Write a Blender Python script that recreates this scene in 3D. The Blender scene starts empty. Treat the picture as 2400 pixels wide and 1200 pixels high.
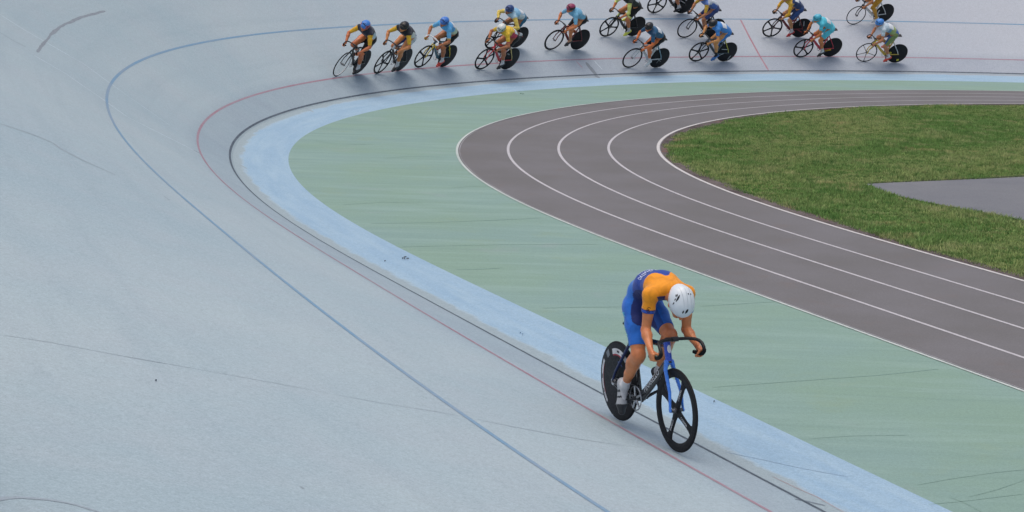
import bpy, math, random
import numpy as np
from mathutils import Matrix, Vector
random.seed(7); rng = np.random.default_rng(11)
SC = bpy.context.scene
COL = SC.collection
PI = math.pi

# ------------------------------------------------------------------ helpers
def lin(h):
    h = h.lstrip('#'); out = []
    for i in (0, 2, 4):
        c = int(h[i:i+2], 16) / 255
        out.append(c / 12.92 if c <= 0.04045 else ((c + 0.055) / 1.055) ** 2.4)
    return tuple(out)

class MB:
    """collects shapes that become ONE mesh"""
    def __init__(s): s.v = []; s.f = []
    def add(s, v, f):
        o = len(s.v); s.v += [tuple(float(c) for c in p) for p in v]; s.f += [tuple(int(i) + o for i in q) for q in f]
        return s
    def tube(s, path, rad, n=10, flat=None, cap=True):
        """path: points; rad: radius or list; flat=(axis, factor): cross-section stretched along axis"""
        P = [np.array(p, float) for p in path]
        if not hasattr(rad, '__len__'): rad = [rad] * len(P)
        v = []; prev = None
        for i, p in enumerate(P):
            a = P[max(i-1, 0)]; b = P[min(i+1, len(P)-1)]; t = (b - a) / (np.linalg.norm(b - a) + 1e-12)
            ref = np.array([0, 1., 0]) if abs(t[1]) < .9 else np.array([1., 0, 0])
            if prev is not None: ref = prev
            x = ref - t * (ref @ t); x /= np.linalg.norm(x) + 1e-12; prev = x
            y = np.cross(t, x)
            for k in range(n):
                q = rad[i] * (math.cos(2*PI*k/n) * x + math.sin(2*PI*k/n) * y)
                if flat is not None:
                    ax = np.array(flat[0], float); q = q + ax * (q @ ax) * (flat[1] - 1)
                v.append(p + q)
        f = []
        for i in range(len(P)-1):
            for k in range(n):
                k2 = (k+1) % n
                f.append((i*n+k, i*n+k2, (i+1)*n+k2, (i+1)*n+k))
        if cap:
            f.append(tuple(range(n-1, -1, -1))); f.append(tuple((len(P)-1)*n + k for k in range(n)))
        return s.add(v, f)
    def lathe(s, prof, c, n=48, closed=False):
        """prof: (radius, y) pairs turned about a left-right axle at c"""
        v = []; f = []; m = len(prof)
        for k in range(n):
            a = 2*PI*k/n
            for r, y in prof: v.append((c[0] + r*math.cos(a), c[1] + y, c[2] + r*math.sin(a)))
        for k in range(n):
            k2 = (k+1) % n
            for j in range(m if closed else m-1):
                j2 = (j+1) % m
                f.append((k*m+j, k*m+j2, k2*m+j2, k2*m+j))
        return s.add(v, f)
    def box(s, c, d):
        x, y, z = c; a, b, e = d[0]/2, d[1]/2, d[2]/2
        v = [(x+i*a, y+j*b, z+k*e) for i in (-1, 1) for j in (-1, 1) for k in (-1, 1)]
        return s.add(v, [(0,1,3,2), (4,6,7,5), (0,4,5,1), (2,3,7,6), (0,2,6,4), (1,5,7,3)])
    def build(s, name, m, parent=None, smooth=True):
        me = bpy.data.meshes.new(name); me.from_pydata(s.v, [], s.f); me.validate()
        import bmesh
        bm = bmesh.new(); bm.from_mesh(me); bmesh.ops.recalc_face_normals(bm, faces=bm.faces); bm.to_mesh(me); bm.free()
        me.materials.append(m)
        if smooth:
            me.polygons.foreach_set('use_smooth', [True]*len(me.polygons))
            try: me.set_sharp_from_angle(angle=math.radians(40))
            except Exception: pass
        return link(name, me, parent)

def link(name, me, parent=None):
    o = bpy.data.objects.new(name, me); COL.objects.link(o)
    if parent is not None: o.parent = parent
    return o
def tag(o, label=None, cat=None, group=None, kind=None):
    if label: o['label'] = label
    if cat: o['category'] = cat
    if group: o['group'] = group
    if kind: o['kind'] = kind
    return o
def np_mesh(name, V, F, m, parent=None, uv=None, col=None, smooth=True):
    me = bpy.data.meshes.new(name); V = np.asarray(V, np.float32); F = np.asarray(F, np.int32)
    me.vertices.add(len(V)); me.vertices.foreach_set('co', V.ravel())
    k = F.shape[1]
    me.loops.add(F.size); me.loops.foreach_set('vertex_index', F.ravel())
    me.polygons.add(len(F)); me.polygons.foreach_set('loop_start', np.arange(0, F.size, k, dtype=np.int32))
    me.polygons.foreach_set('loop_total', np.full(len(F), k, np.int32))
    me.update(calc_edges=True)
    if uv is not None:
        l = me.uv_layers.new(name='UVMap'); l.data.foreach_set('uv', np.asarray(uv, np.float32)[F.ravel()].ravel())
    if col is not None:
        a = me.color_attributes.new('Col', 'FLOAT_COLOR', 'POINT')
        c = np.ones((len(V), 4), np.float32); c[:, :3] = col; a.data.foreach_set('color', c.ravel())
    me.polygons.foreach_set('use_smooth', np.full(len(F), smooth))
    me.materials.append(m); me.validate()
    return link(name, me, parent)

# ------------------------------------------------------------------ materials
class N:
    def __init__(s, name):
        s.m = bpy.data.materials.new(name); s.m.use_nodes = True
        s.t = s.m.node_tree; s.b = s.t.nodes['Principled BSDF']
    def n(s, typ, **kw):
        x = s.t.nodes.new('ShaderNode' + typ)
        for k, v in kw.items(): setattr(x, k, v)
        return x
    def set(s, sock, v):
        if hasattr(v, 'is_output') or isinstance(v, bpy.types.NodeSocket): s.t.links.new(v, sock)
        else:
            if isinstance(v, tuple) and len(v) == 3 and sock.type == 'RGBA': v = v + (1,)
            sock.default_value = v
    def noise(s, vec, scale, detail=3, rough=.55, dist=0):
        x = s.n('TexNoise'); s.set(x.inputs['Vector'], vec); x.inputs['Scale'].default_value = scale
        x.inputs['Detail'].default_value = detail; x.inputs['Roughness'].default_value = rough; x.inputs['Distortion'].default_value = dist
        return x.outputs['Fac']
    def ramp(s, fac, a, b, lo=0., hi=1., smooth=True):
        x = s.n('MapRange'); x.interpolation_type = 'SMOOTHSTEP' if smooth else 'LINEAR'
        s.set(x.inputs[0], fac); s.set(x.inputs[1], a); s.set(x.inputs[2], b); s.set(x.inputs[3], lo); s.set(x.inputs[4], hi)
        return x.outputs[0]
    def mix(s, fac, a, b, mode='MIX'):
        x = s.n('Mix'); x.data_type = 'RGBA'; x.blend_type = mode
        s.set(x.inputs[0], fac); s.set(x.inputs[6], a); s.set(x.inputs[7], b)
        return x.outputs[2]
    def math(s, op, a, b=0.):
        x = s.n('Math'); x.operation = op; s.set(x.inputs[0], a); s.set(x.inputs[1], b); return x.outputs[0]
    def scale(s, vec, v):
        x = s.n('Mapping'); s.set(x.inputs['Vector'], vec); x.inputs['Scale'].default_value = v; return x.outputs[0]
    def gray(s, v):
        x = s.n('CombineColor'); 
        for i in range(3): s.set(x.inputs[i], v)
        return x.outputs[0]
    def done(s, color, rough=.8, spec=.3, bump=None, bs=.1, bd=.01, metal=0.):
        s.set(s.b.inputs['Base Color'], color); s.set(s.b.inputs['Roughness'], rough)
        s.b.inputs['Specular IOR Level'].default_value = spec; s.b.inputs['Metallic'].default_value = metal
        if bump is not None:
            x = s.n('Bump'); x.inputs['Strength'].default_value = bs; x.inputs['Distance'].default_value = bd
            s.set(x.inputs['Height'], bump); s.t.links.new(x.outputs[0], s.b.inputs['Normal'])
        return s.m
    def obj(s): return s.n('TexCoord').outputs['Object']
    def uv(s): return s.n('UVMap', uv_map='UVMap').outputs[0]

_mc = {}
def solid(hexc, rough=.5, spec=.4, metal=0., var=.12, scale=30, coat=0.):
    """plain coloured surface with a little procedural wear"""
    key = (hexc, rough, spec, metal, var, coat)
    if key in _mc: return _mc[key]
    n = N('paint_' + hexc.strip('#')); c = lin(hexc); o = n.obj()
    f = n.noise(o, scale, 4)
    col = n.mix(n.ramp(f, .3, .7), tuple(x*(1-var) for x in c), tuple(min(1, x*(1+var)) for x in c))
    m = n.done(col, n.ramp(n.noise(o, scale*2.3, 3), .3, .7, max(0, rough-.07), min(1, rough+.07)), spec, metal=metal)
    if coat: n.b.inputs['Coat Weight'].default_value = coat; n.b.inputs['Coat Roughness'].default_value = .15
    _mc[key] = m; return m
_vm = {}
def vcol(kind):
    """cloth / skin / shell whose colour pattern is stored on the mesh"""
    if kind in _vm: return _vm[kind]
    n = N(kind); a = n.n('VertexColor', layer_name='Col').outputs[0]; o = n.obj()
    if kind == 'fabric':
        f = n.noise(o, 11, 2, .5, 1.2); w = n.noise(n.scale(o, (1, .8, .35)), 34, 3, .6, .6)
        c = n.mix(n.ramp(f, .3, .75, .0, .22), a, (0, 0, 0), 'MIX')
        m = n.done(c, .62, .25, n.math('ADD', f, n.math('MULTIPLY', w, .6)), .34, .016)
        n.b.inputs['Sheen Weight'].default_value = .15
    elif kind == 'skin':
        f = n.noise(o, 9, 5, .65); c = n.mix(n.ramp(f, .35, .7, 0, .4), a, (.26, .085, .04))
        m = n.done(c, .42, .5, n.noise(o, 60, 2), .08, .003)
        n.b.inputs['Subsurface Weight'].default_value = .06
        n.b.inputs['Subsurface Radius'].default_value = (.012, .005, .003)
    else:
        c = n.mix(n.ramp(n.noise(o, 25, 4), .3, .8, 0, .08), a, (.2, .2, .2))
        m = n.done(c, .28, .5)
    _vm[kind] = m; return m

SPK = .5   # strength of the fine aggregate speckle
def speck(n, o, base, amt=1., s1=34, s2=90):
    """aggregate grain of painted concrete and asphalt, from pebble to hand size"""
    g = 1.
    for sc, k in ((s1*.32, .03), (s1, .10), (s2, .15)):
        g = n.math('ADD', n.ramp(n.noise(o, sc, 2, .7), .25, .75, -k*amt, k*amt, False), g)
    return n.mix(1., base, n.gray(g), 'MULTIPLY')

def mat_bank():
    n = N('painted_concrete_track'); o = n.obj(); uv = n.uv()
    sep = n.n('SeparateXYZ'); n.t.links.new(uv, sep.inputs[0]); s_, t_ = sep.outputs[0], sep.outputs[1]
    big = n.noise(o, .22, 4, .6); mid = n.noise(o, 1.3, 4, .6)
    st = n.noise(n.scale(uv, (.25, 3., 1)), 1.0, 4, .6)           # streaks along the riding line
    c = n.mix(n.ramp(big, .3, .7), lin('#9DABB4'), lin('#A9B3B9'))
    c = n.mix(n.ramp(mid, .35, .75, 0, .35), c, lin('#A9AEB6'))
    c = n.mix(n.ramp(st, .45, .8, 0, .3), c, lin('#929FA9'))
    # far straight is paler and a touch pinker: lighting painted into the colour
    c = n.mix(n.ramp(s_, -14, 6, 0, .55), c, lin('#B4B7BE'))
    # worn dark riding lane between the black and the red line
    lane = n.math('MULTIPLY', n.ramp(t_, .98, 1.06), n.ramp(t_, 1.55, 2.0, 1, 0))
    c = n.mix(n.math('MULTIPLY', lane, n.ramp(mid, .2, .8, .28, .55)), c, lin('#8A95A2'))
    # pale, bare strip and the light blue band at the foot
    edge = n.math('ADD', t_, n.math('MULTIPLY', n.math('ADD', n.noise(n.scale(uv, (1.2, 2, 1)), 2.0, 4, .7), -.5), .26))
    c = n.mix(n.math('MULTIPLY', n.ramp(edge, .80, .86, 0, 1), n.ramp(t_, 1.0, 1.02, 1, 0)), c, lin('#98A3AA'))
    blue = n.mix(n.ramp(n.noise(n.scale(uv, (.5, 3, 1)), 1.5, 5, .65), .3, .72), lin('#9AB9D4'), lin('#A8C4DA'))
    blue = n.mix(n.ramp(mid, .5, .8, 0, .35), blue, lin('#93B2CC'))
    c = n.mix(1., c, n.mix(n.ramp(s_, -16, 2), (.91, .985, .985), (.95, .955, .98)), 'MULTIPLY')
    c = n.mix(n.ramp(edge, .76, .86, 1, 0), c, n.mix(1., blue, (.80, .81, .79), 'MULTIPLY'))
    c = speck(n, o, c, 1.1)
    return n.done(c, .75, .25, n.noise(o, 40, 3), .12, .004)
def mat_apron():
    n = N('painted_green_concrete'); o = n.obj(); uv = n.uv()
    big = n.noise(o, .35, 4, .6); st = n.noise(n.scale(o, (.35, 2.2, 1)), 1.1, 5, .65, .4); st2 = n.noise(n.scale(o, (.2, 3.5, 1)), 1.7, 4, .6, .3)
    c = n.mix(n.ramp(big, .32, .68), lin('#83A191'), lin('#82A099'))
    c = n.mix(n.ramp(st, .42, .72, 0, .6), c, lin('#90ADA3'))
    c = n.mix(n.ramp(st2, .5, .78, 0, .45), c, lin('#76948A'))
    c = n.mix(n.ramp(n.noise(o, .8, 4, .7), .56, .74, 0, .35), c, lin('#8AA184'))
    c = n.mix(n.ramp(n.noise(o, .6, 3, .6, 1.), .6, .75, 0, .35), c, lin('#94A3A3'))
    c = n.mix(n.ramp(n.noise(o, 6, 4, .7), .62, .78, 0, .25), c, lin('#6F8A80'))
    c = n.mix(1., c, (.91, .885, .905), 'MULTIPLY')
    c = speck(n, o, c, .9)
    return n.done(c, .8, .2, n.noise(o, 40, 3), .12, .004)
def mat_asphalt(name, a, b, cc, k=(.685, .71, .66)):
    n = N(name); o = n.obj()
    c = n.mix(n.ramp(n.noise(o, .5, 4, .6), .3, .7), lin(a), lin(b))
    c = n.mix(n.ramp(n.noise(o, 1.7, 4, .6), .55, .75, 0, .5), c, lin(cc))
    c = n.mix(1., c, k, 'MULTIPLY')
    c = n.mix(n.ramp(n.noise(o, .18, 4, .6), .5, .75, 0, .25), c, (.15, .14, .145))
    c = speck(n, o, c, 1.3, 45, 120)
    return n.done(c, .85, .25, n.noise(o, 80, 3), .25, .004)
def mat_line(name, colour, under, lo=.35, hi=.62):
    """worn painted line: the concrete shows through where the paint is gone"""
    n = N(name); o = n.obj()
    f = n.ramp(n.noise(o, .55, 5, .65), lo-.2, hi)
    g = n.ramp(n.noise(o, 14, 3, .6), .3, .6, .55, 1.)
    c = n.mix(n.math('MULTIPLY', f, g), lin(under), lin(colour))
    return n.done(speck(n, o, c, .8), .75, .25)
def mat_grass_ground():
    n = N('grassy_soil'); o = n.obj()
    c = n.mix(n.ramp(n.noise(o, .35, 5, .6), .35, .65), lin('#67814A'), lin('#8E8E5E'))
    c = n.mix(n.ramp(n.noise(o, 9, 4, .7), .35, .7), c, lin('#5A6F3E'))
    return n.done(c, .95, .1, n.noise(o, 25, 4), .6, .03)
def mat_dirt():
    n = N('bare_earth_edge'); o = n.obj()
    c = n.mix(n.ramp(n.noise(o, 1.1, 4, .6), .35, .65), lin('#4A4343'), lin('#67605F'))
    c = n.mix(n.ramp(n.noise(o, .7, 4, .6), .58, .68, 0, .6), c, lin('#7A4E3C'))
    c = n.mix(n.ramp(n.noise(o, 24, 3, .6), .5, .72, 0, .6), c, lin('#8A857E'))
    return n.done(c, .95, .1, n.noise(o, 30, 4), .6, .02)
def mat_blade():
    n = N('grass_blades'); p = n.n('NewGeometry').outputs['Position']
    a = n.n('VertexColor', layer_name='Col').outputs[0]
    f = n.noise(p, .33, 5, .62); g = n.noise(p, 1.6, 4, .65); d = n.noise(p, 4.2, 3, .6)
    c = n.mix(n.ramp(f, .40, .62), lin('#72904F'), lin('#96A065'))
    c = n.mix(n.ramp(g, .46, .66, 0, .65), c, lin('#ABA876'))
    c = n.mix(n.ramp(d, .50, .64, 0, .85), c, lin('#55793F'))
    c = n.mix(n.ramp(n.noise(p, .8, 5, .65), .58, .72, 0, .7), c, lin('#B8A070'))
    c = n.mix(n.ramp(n.noise(p, 5.5, 4, .7), .54, .66, 0, .75), c, lin('#42602F'))
    c = n.mix(1., c, (1.36, 1.40, 1.52), 'MULTIPLY')
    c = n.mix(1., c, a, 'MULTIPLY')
    m = n.done(c, .7, .15)
    n.b.inputs['Subsurface Weight'].default_value = 0
    tr = n.n('BsdfTranslucent'); n.set(tr.inputs[0], c); mx = n.n('MixShader'); mx.inputs[0].default_value = .35
    out = n.t.nodes['Material Output']; n.t.links.new(n.b.outputs[0], mx.inputs[1]); n.t.links.new(tr.outputs[0], mx.inputs[2]); n.t.links.new(mx.outputs[0], out.inputs[0])
    return m

# ------------------------------------------------------------------ the oval
# Inner kerb of the running track: circular arc with easing spirals, then straights. s runs along it, 0 at the
# apex of the bend; riders travel towards -s. d is the distance outwards from the kerb, t the distance up the bank.
KMAX, LT, EXT = 0.0718471, 13.08480, 60.9
APEX = np.array([11.053673, 49.956124]); PHI = -1.15559381
LANE, DG = .9625, 6.91224
TC, A0, A1 = .96667, .212366, .630753
RB, RS, SC0, P1, L1, P2, L2 = .240635, .142115, -.87, 8.177, 27.646, 9.667, 27.795
LC = (PI/2 - KMAX*LT/2) / KMAX
SMAX = LC + LT + EXT
_s = np.linspace(0, SMAX, 6000); _ds = _s[1]
_k = np.where(_s < LC, KMAX, np.where(_s < LC+LT, KMAX*(1-(_s-LC)/LT), 0))
_psi = np.concatenate([[0], np.cumsum((_k[1:]+_k[:-1])/2*_ds)])
_x = np.concatenate([[0], np.cumsum(np.sin((_psi[1:]+_psi[:-1])/2)*_ds)])
_y = np.concatenate([[0], np.cumsum(np.cos((_psi[1:]+_psi[:-1])/2)*_ds)])
TS = np.concatenate([-_s[:0:-1], _s]); TX = np.concatenate([_x[:0:-1], _x]); TY = np.concatenate([-_y[:0:-1], _y]); TP = np.concatenate([-_psi[:0:-1], _psi])
CP, SP = math.cos(PHI), math.sin(PHI)
def bank_angle(s):
    a = np.asarray(s, float) - SC0
    def rp(a, p, l):
        x = np.clip((a-p)/l, 0, 1); return 1 - x*x*(3-2*x)
    g = np.where(a > 0, rp(a, P1, L1), rp(-a, P2, L2))
    al = A0 + (A1-A0)*g
    return al, al*(RS + (RB-RS)*g)
def flat(s, d, z=0.):
    s = np.asarray(s, float); psi = np.interp(s, TS, TP); d = np.asarray(d, float)
    u = np.interp(s, TS, TX) - np.cos(psi)*d; v = np.interp(s, TS, TY) + np.sin(psi)*d
    return np.stack([APEX[0] + CP*u - SP*v, APEX[1] + SP*u + CP*v, np.zeros_like(u) + z], -1)
def bank(s, t, lift=0.):
    s = np.asarray(s, float); t = np.asarray(t, float); al, ac = bank_angle(s)
    tc = np.minimum(t, TC); tt = t - tc
    P = flat(s, DG + tc*np.cos(ac) + tt*np.cos(al))
    P[..., 2] = tc*np.sin(ac) + tt*np.sin(al) + lift
    return P
def sheet(name, fn, ss, rows, m, lift=0., structure=True, uvmul=1.):
    """rows: list of constants or arrays along ss"""
    ns, nr = len(ss), len(rows); V = []; UV = []
    for r in rows:
        r = np.broadcast_to(np.asarray(r, float), ss.shape)
        V.append(fn(ss, r, lift)); UV.append(np.stack([ss, r], -1))
    V = np.concatenate(V); UV = np.concatenate(UV)
    i, j = np.meshgrid(np.arange(ns-1), np.arange(nr-1)); a = (j*ns + i).ravel()
    F = np.stack([a, a+1, a+1+ns, a+ns], 1)
    e1 = V[F[0, 1]]-V[F[0, 0]]; e2 = V[F[0, 3]]-V[F[0, 0]]
    if np.cross(e1, e2)[2] < 0: F = F[:, ::-1]
    o = np_mesh(name, V, F, m, uv=UV)
    if structure: o['kind'] = 'structure'
    return o

# camera ------------------------------------------------------------
HC, TH, RO, FPX = 4.35, .170868347, .0313203853, 4609.26546
cam = bpy.data.cameras.new('camera'); co = bpy.data.objects.new('camera', cam); COL.objects.link(co); SC.camera = co
cam.sensor_width = 36; cam.lens = FPX/2400*36; cam.clip_end = 3000; cam.clip_start = .1
X0 = np.array([1., 0, 0]); Y0 = np.array([0, math.sin(TH), math.cos(TH)]); Fw = np.array([0, math.cos(TH), -math.sin(TH)])
rt = math.cos(RO)*X0 + math.sin(RO)*Y0; upv = -math.sin(RO)*X0 + math.cos(RO)*Y0
Mx = Matrix(((rt[0], upv[0], -Fw[0], 0), (rt[1], upv[1], -Fw[1], 0), (rt[2], upv[2], -Fw[2], HC), (0, 0, 0, 1)))
co.matrix_world = Mx
def pix(P):
    P = np.asarray(P, float) - np.array([0, 0, HC]); d = P @ Fw
    return np.stack([1200 + FPX*(P @ rt)/d, 600 - FPX*(P @ upv)/d], -1), d
def ground_at(x, y, z=0.):
    r = Fw*FPX + rt*(x-1200) - upv*(y-600); k = (z-HC)/r[2]; return np.array([r[0]*k, r[1]*k, z])
def bank_at(x, y):
    """(s, t) of the bank point seen there"""
    s, t = -10., 3.
    for _ in range(60):
        f0 = pix(bank(s, t))[0] - (x, y)
        if abs(f0).max() < .05: break
        h = 1e-3; js = (pix(bank(s+h, t))[0]-(x, y)-f0)/h; jt = (pix(bank(s, t+h))[0]-(x, y)-f0)/h
        st = np.linalg.solve(np.stack([js, jt], 1), -f0); n_ = max(1, abs(st[0])/4, abs(st[1])/1.); s += st[0]/n_; t += st[1]/n_
        t = max(0.02, min(t, 9))
    return s, t

# setting -----------------------------------------------------------
S = np.arange(-SMAX+.5, SMAX-.5, .25)
Mbank = mat_bank(); Mapr = mat_apron()
Mrun = mat_asphalt('running_track_asphalt', '#7C797E', '#85828A', '#847A7C')
Masp = mat_asphalt('infield_asphalt', '#80838F', '#8A8C96', '#777A84', (.69, .70, .65))
def big_plane():
    n = N('surrounding_ground'); o = n.obj()
    m = n.done(n.mix(n.ramp(n.noise(o, .2, 4), .3, .7), lin('#6D7A55'), lin('#8A8A78')), .95, .1)
    np_mesh('ground', [(-900, -700, -.12), (900, -700, -.12), (900, 1200, -.12), (-900, 1200, -.12)], [(0, 1, 2, 3)], m)['kind'] = 'structure'
big_plane()
sheet('cycle_track', bank, S, [TC, 1.3, 1.9, 2.6, 3.4, 4.2, 5, 5.8, 6.6, 7.4, 8.2], Mbank)
sheet('blue_band', bank, S, [0, .2, .4, .6, .8, TC], Mbank)
sheet('green_apron', flat, S, [4*LANE, 4.6, 5.4, 6.2, DG], Mapr)
sheet('running_track', flat, S, [-.05, 1, 2, 3, 4*LANE], Mrun, 0.)
W1 = '#B8B7BB'
Mwhite = mat_line('white_line_paint', W1, '#98979B', .15, .45)
for k in range(1, 4):
    sheet('lane_line', flat, S, [k*LANE-.025, k*LANE+.025], Mwhite, .0025)
sheet('track_edge_line', flat, S, [4*LANE-.022, 4*LANE+.022], mat_line('white_edge_paint', '#BCC4C2', '#98A6A2', .25, .6), .006)
sheet('track_edge_line', flat, S, [4*LANE-.058, 4*LANE-.042], mat_line('thin_edge_paint', '#9C9CA0', '#76747A', .45, .6), .004)
sheet('inner_line', flat, S, [-.03, .03], mat_line('white_kerb_paint', '#C6C5C4', '#A2A0A0', .1, .4), .005)
Mblk = mat_line('black_line_paint', '#4A5560', '#74808B', .2, .5)
Mred = mat_line('red_line_paint', '#9A7784', '#9A929C', .4, .65)
Mblu = mat_line('blue_line_paint', '#6F94B0', '#8898A8', .4, .65)
sheet('measurement_line', bank, S, [1.031-.022, 1.031+.022], Mblk, .0025)
sheet('sprinters_line', bank, S, [1.670-.022, 1.670+.022], Mred, .0025)
sheet('stayers_line', bank, S, [3.364-.025, 3.364+.025], Mblu, .0025)
# rail wall along the top of the bank (outside the picture)
Mwall = solid('#B9BDC0', .8, .2)
def wall():
    V = []; F = []
    for r, (t, z) in enumerate(((8.22, -.6), (8.22, .95), (8.38, .95), (8.38, -3.2))):
        P = bank(S, np.full(S.shape, t)); P[:, 2] += z; V.append(P)
    V = np.concatenate(V); n_ = len(S)
    for r in range(3):
        a = np.arange(n_-1) + r*n_; F.append(np.stack([a, a+1, a+1+n_, a+n_], 1))
    o = np_mesh('boundary_wall', V, np.concatenate(F), Mwall, smooth=False)
    tag(o, 'low concrete wall along the top edge of the banked track', 'wall')
SP_ = S[(S < -26)]
wall()

# infield: soil, grass, asphalt, bare edge
def infield():
    ss = np.arange(.0, SMAX-1, .25); V = []; F = []; m = 13
    for s in ss:
        a = flat(s, -.05); b = flat(-s, -.05)
        for k in range(m): V.append(a + (b-a)*k/(m-1) + (0, 0, -.012))
    V = np.array(V); n_ = len(ss); i, j = np.meshgrid(np.arange(n_-1), np.arange(m-1)); a = (i*m+j).ravel()
    Q = np.stack([a, a+m, a+m+1, a+1], 1)
    if np.cross(V[Q[40, 1]]-V[Q[40, 0]], V[Q[40, 3]]-V[Q[40, 0]])[2] < 0: Q = Q[:, ::-1]
    np_mesh('infield_ground', V, Q, mat_grass_ground())['kind'] = 'structure'
infield()
def wob(s, f, ph): return np.sin(s*f+ph)*.5 + np.sin(s*f*2.37+ph*1.7)*.3 + np.sin(s*f*5.1+ph*2.3)*.2
def edge_w(s): return .20 + .10*wob(s, .55, 1.) + .05*wob(s, 3.1, .3) + .12*np.exp(-(s/2.5)**2)
sheet('earth_or_shade_edge', flat, S, [-.04, -.12, -edge_w(S)-.12], mat_dirt(), -.004)
ASP = [ground_at(*q)[:2] for q in ((2028, 432), (2080, 429), (2200, 424), (2320, 419), (2440, 413), (2600, 404), (3000, 396), (3400, 640), (2800, 610), (2520, 545), (2400, 517), (2330, 503), (2250, 489), (2170, 474), (2110, 461), (2065, 446))]
def poly_sheet(name, poly, z, m):
    c = np.mean(poly, 0); V = [(c[0], c[1], z)] + [(p[0], p[1], z) for p in poly]; n_ = len(poly)
    F = [(0, 1+i, 1+(i+1) % n_) for i in range(n_)]
    v0, v1, v2 = (np.array(V[i]) for i in F[0])
    if np.cross(v1-v0, v2-v0)[2] < 0: F = [f[::-1] for f in F]
    o = np_mesh(name, V, F, m, smooth=False); o['kind'] = 'structure'; return o
poly_sheet('asphalt_path', ASP, .006, Masp)
def in_poly(P, poly):
    ins = np.zeros(len(P), bool); j = len(poly)-1
    for i in range(len(poly)):
        a, b = poly[i], poly[j]
        k = ((a[1] > P[:, 1]) != (b[1] > P[:, 1])) & (P[:, 0] < (b[0]-a[0])*(P[:, 1]-a[1])/(b[1]-a[1]+1e-12)+a[0])
        ins ^= k; j = i
    return ins
def grass(nb=420000):
    s = rng.uniform(0, 1, nb*4); 
    x = rng.uniform(2, 30, nb*4); y = rng.uniform(18, 52, nb*4)
    P = np.stack([x, y, np.zeros_like(x)], 1); uv, d = pix(P)
    k = (d > 2) & (uv[:, 0] > 1450) & (uv[:, 0] < 2800) & (uv[:, 1] > 200) & (uv[:, 1] < 800); P = P[k]
    # signed distance from the kerb
    T = TS[::40]; B = flat(T, np.zeros_like(T))[:, :2]; keep = []
    for c in range(0, len(P), 20000):
        Q = P[c:c+20000, :2]; d2 = ((Q[:, None]-B[None])**2).sum(2); i = d2.argmin(1); si = T[i]
        ps = np.interp(si, TS, TP); nx = -np.cos(ps); ny = np.sin(ps); wn = np.stack([CP*nx-SP*ny, SP*nx+CP*ny], 1)
        dd = ((Q-B[i])*wn).sum(1); keep.append(dd < -edge_w(si) - rng.exponential(.045, len(Q)) + .03)
    P = P[np.concatenate(keep)]
    A = np.array(ASP); c0 = A.mean(0); P = P[~in_poly(P[:, :2], (A-c0)*.996+c0)][:nb]
    n_ = len(P); h = rng.uniform(.014, .048, n_) * (1 + .6*np.sin(P[:, 0]*1.9)*np.sin(P[:, 1]*1.3)); w = rng.uniform(.006, .014, n_)
    tall = rng.uniform(0, 1, n_) < .03; h[tall] *= 1.5
    a = rng.uniform(0, 2*PI, n_); l = rng.uniform(.2, 1.1, n_)*h; la = rng.uniform(0, 2*PI, n_)
    dx = np.stack([np.cos(a)*w, np.sin(a)*w, 0*w], 1); tip = np.stack([np.cos(la)*l, np.sin(la)*l, h], 1)
    V = np.stack([P-dx-(0, 0, .015), P+dx-(0, 0, .015), P+tip], 1).reshape(-1, 3)
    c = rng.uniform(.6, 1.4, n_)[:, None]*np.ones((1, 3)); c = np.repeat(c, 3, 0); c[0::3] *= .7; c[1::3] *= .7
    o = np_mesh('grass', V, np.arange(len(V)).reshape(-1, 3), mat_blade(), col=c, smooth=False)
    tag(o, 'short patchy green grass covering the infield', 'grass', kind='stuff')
grass()

# cracks, seams, worn marks: thin strips lying on the surfaces
def strip(name, pts, w, m, on='flat', lift=.002, jit=.35):
    if on == 'bank':
        st = np.array([bank_at(*q) for q in pts]); f = lambda a: bank(a[:, 0], a[:, 1], lift)
    else:
        st = np.array([ground_at(*q)[:2] for q in pts]); f = lambda a: np.concatenate([a, np.full((len(a), 1), lift)], 1)
    # refine
    L = np.concatenate([[0], np.cumsum(np.linalg.norm(np.diff(st, axis=0), axis=1))]); n_ = max(6, int(L[-1]/.07))
    u = np.linspace(0, L[-1], n_); A = np.stack([np.interp(u, L, st[:, 0]), np.interp(u, L, st[:, 1])], 1)
    tg = np.gradient(A, axis=0); tg /= np.linalg.norm(tg, axis=1)[:, None]+1e-9; nn = np.stack([-tg[:, 1], tg[:, 0]], 1)
    ww = w*(1+1.6*np.convolve(rng.uniform(-jit, jit, n_+4), np.ones(5)/5, 'valid'))/2; ww[0] *= .4; ww[-1] *= .4
    jn = np.convolve(rng.normal(0, w*(.45 if jit > .1 else 0), n_+8), np.ones(9)/9, 'valid'); A = A + nn*jn[:, None]
    V = np.concatenate([f(A+nn*ww[:, None]), f(A-nn*ww[:, None])]); a = np.arange(n_-1)
    F = np.stack([a, a+1, a+1+n_, a+n_], 1)
    if np.cross(V[F[0, 1]]-V[F[0, 0]], V[F[0, 3]]-V[F[0, 0]])[2] < 0: F = F[:, ::-1]
    o = np_mesh(name, V, F, m, smooth=True); o['kind'] = 'structure'; return o
Mseam = mat_line('sealed_crack', '#828A92', '#93A0A8', .2, .5); Mdk = mat_line('crack_dark', '#8A97A0', '#9AA8B0', .4, .7)
Mpale = mat_line('pale_scratch', '#C6D4DC', '#AEBEC8', .3, .6); Mgrn = mat_line('green_seam', '#76938A', '#7D9B90', .45, .75)
Mrs = mat_line('red_start_paint', '#A27884', '#A8989F', .2, .6); Mbl = mat_line('blue_crack', '#8AA4BA', '#94AEC4', .4, .7)
strip('sealed_crack', [(86, 122), (95, 108), (112, 90), (130, 72), (150, 58), (180, 45), (215, 35), (248, 27)], .055, Mseam, 'bank', jit=.45)
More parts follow.
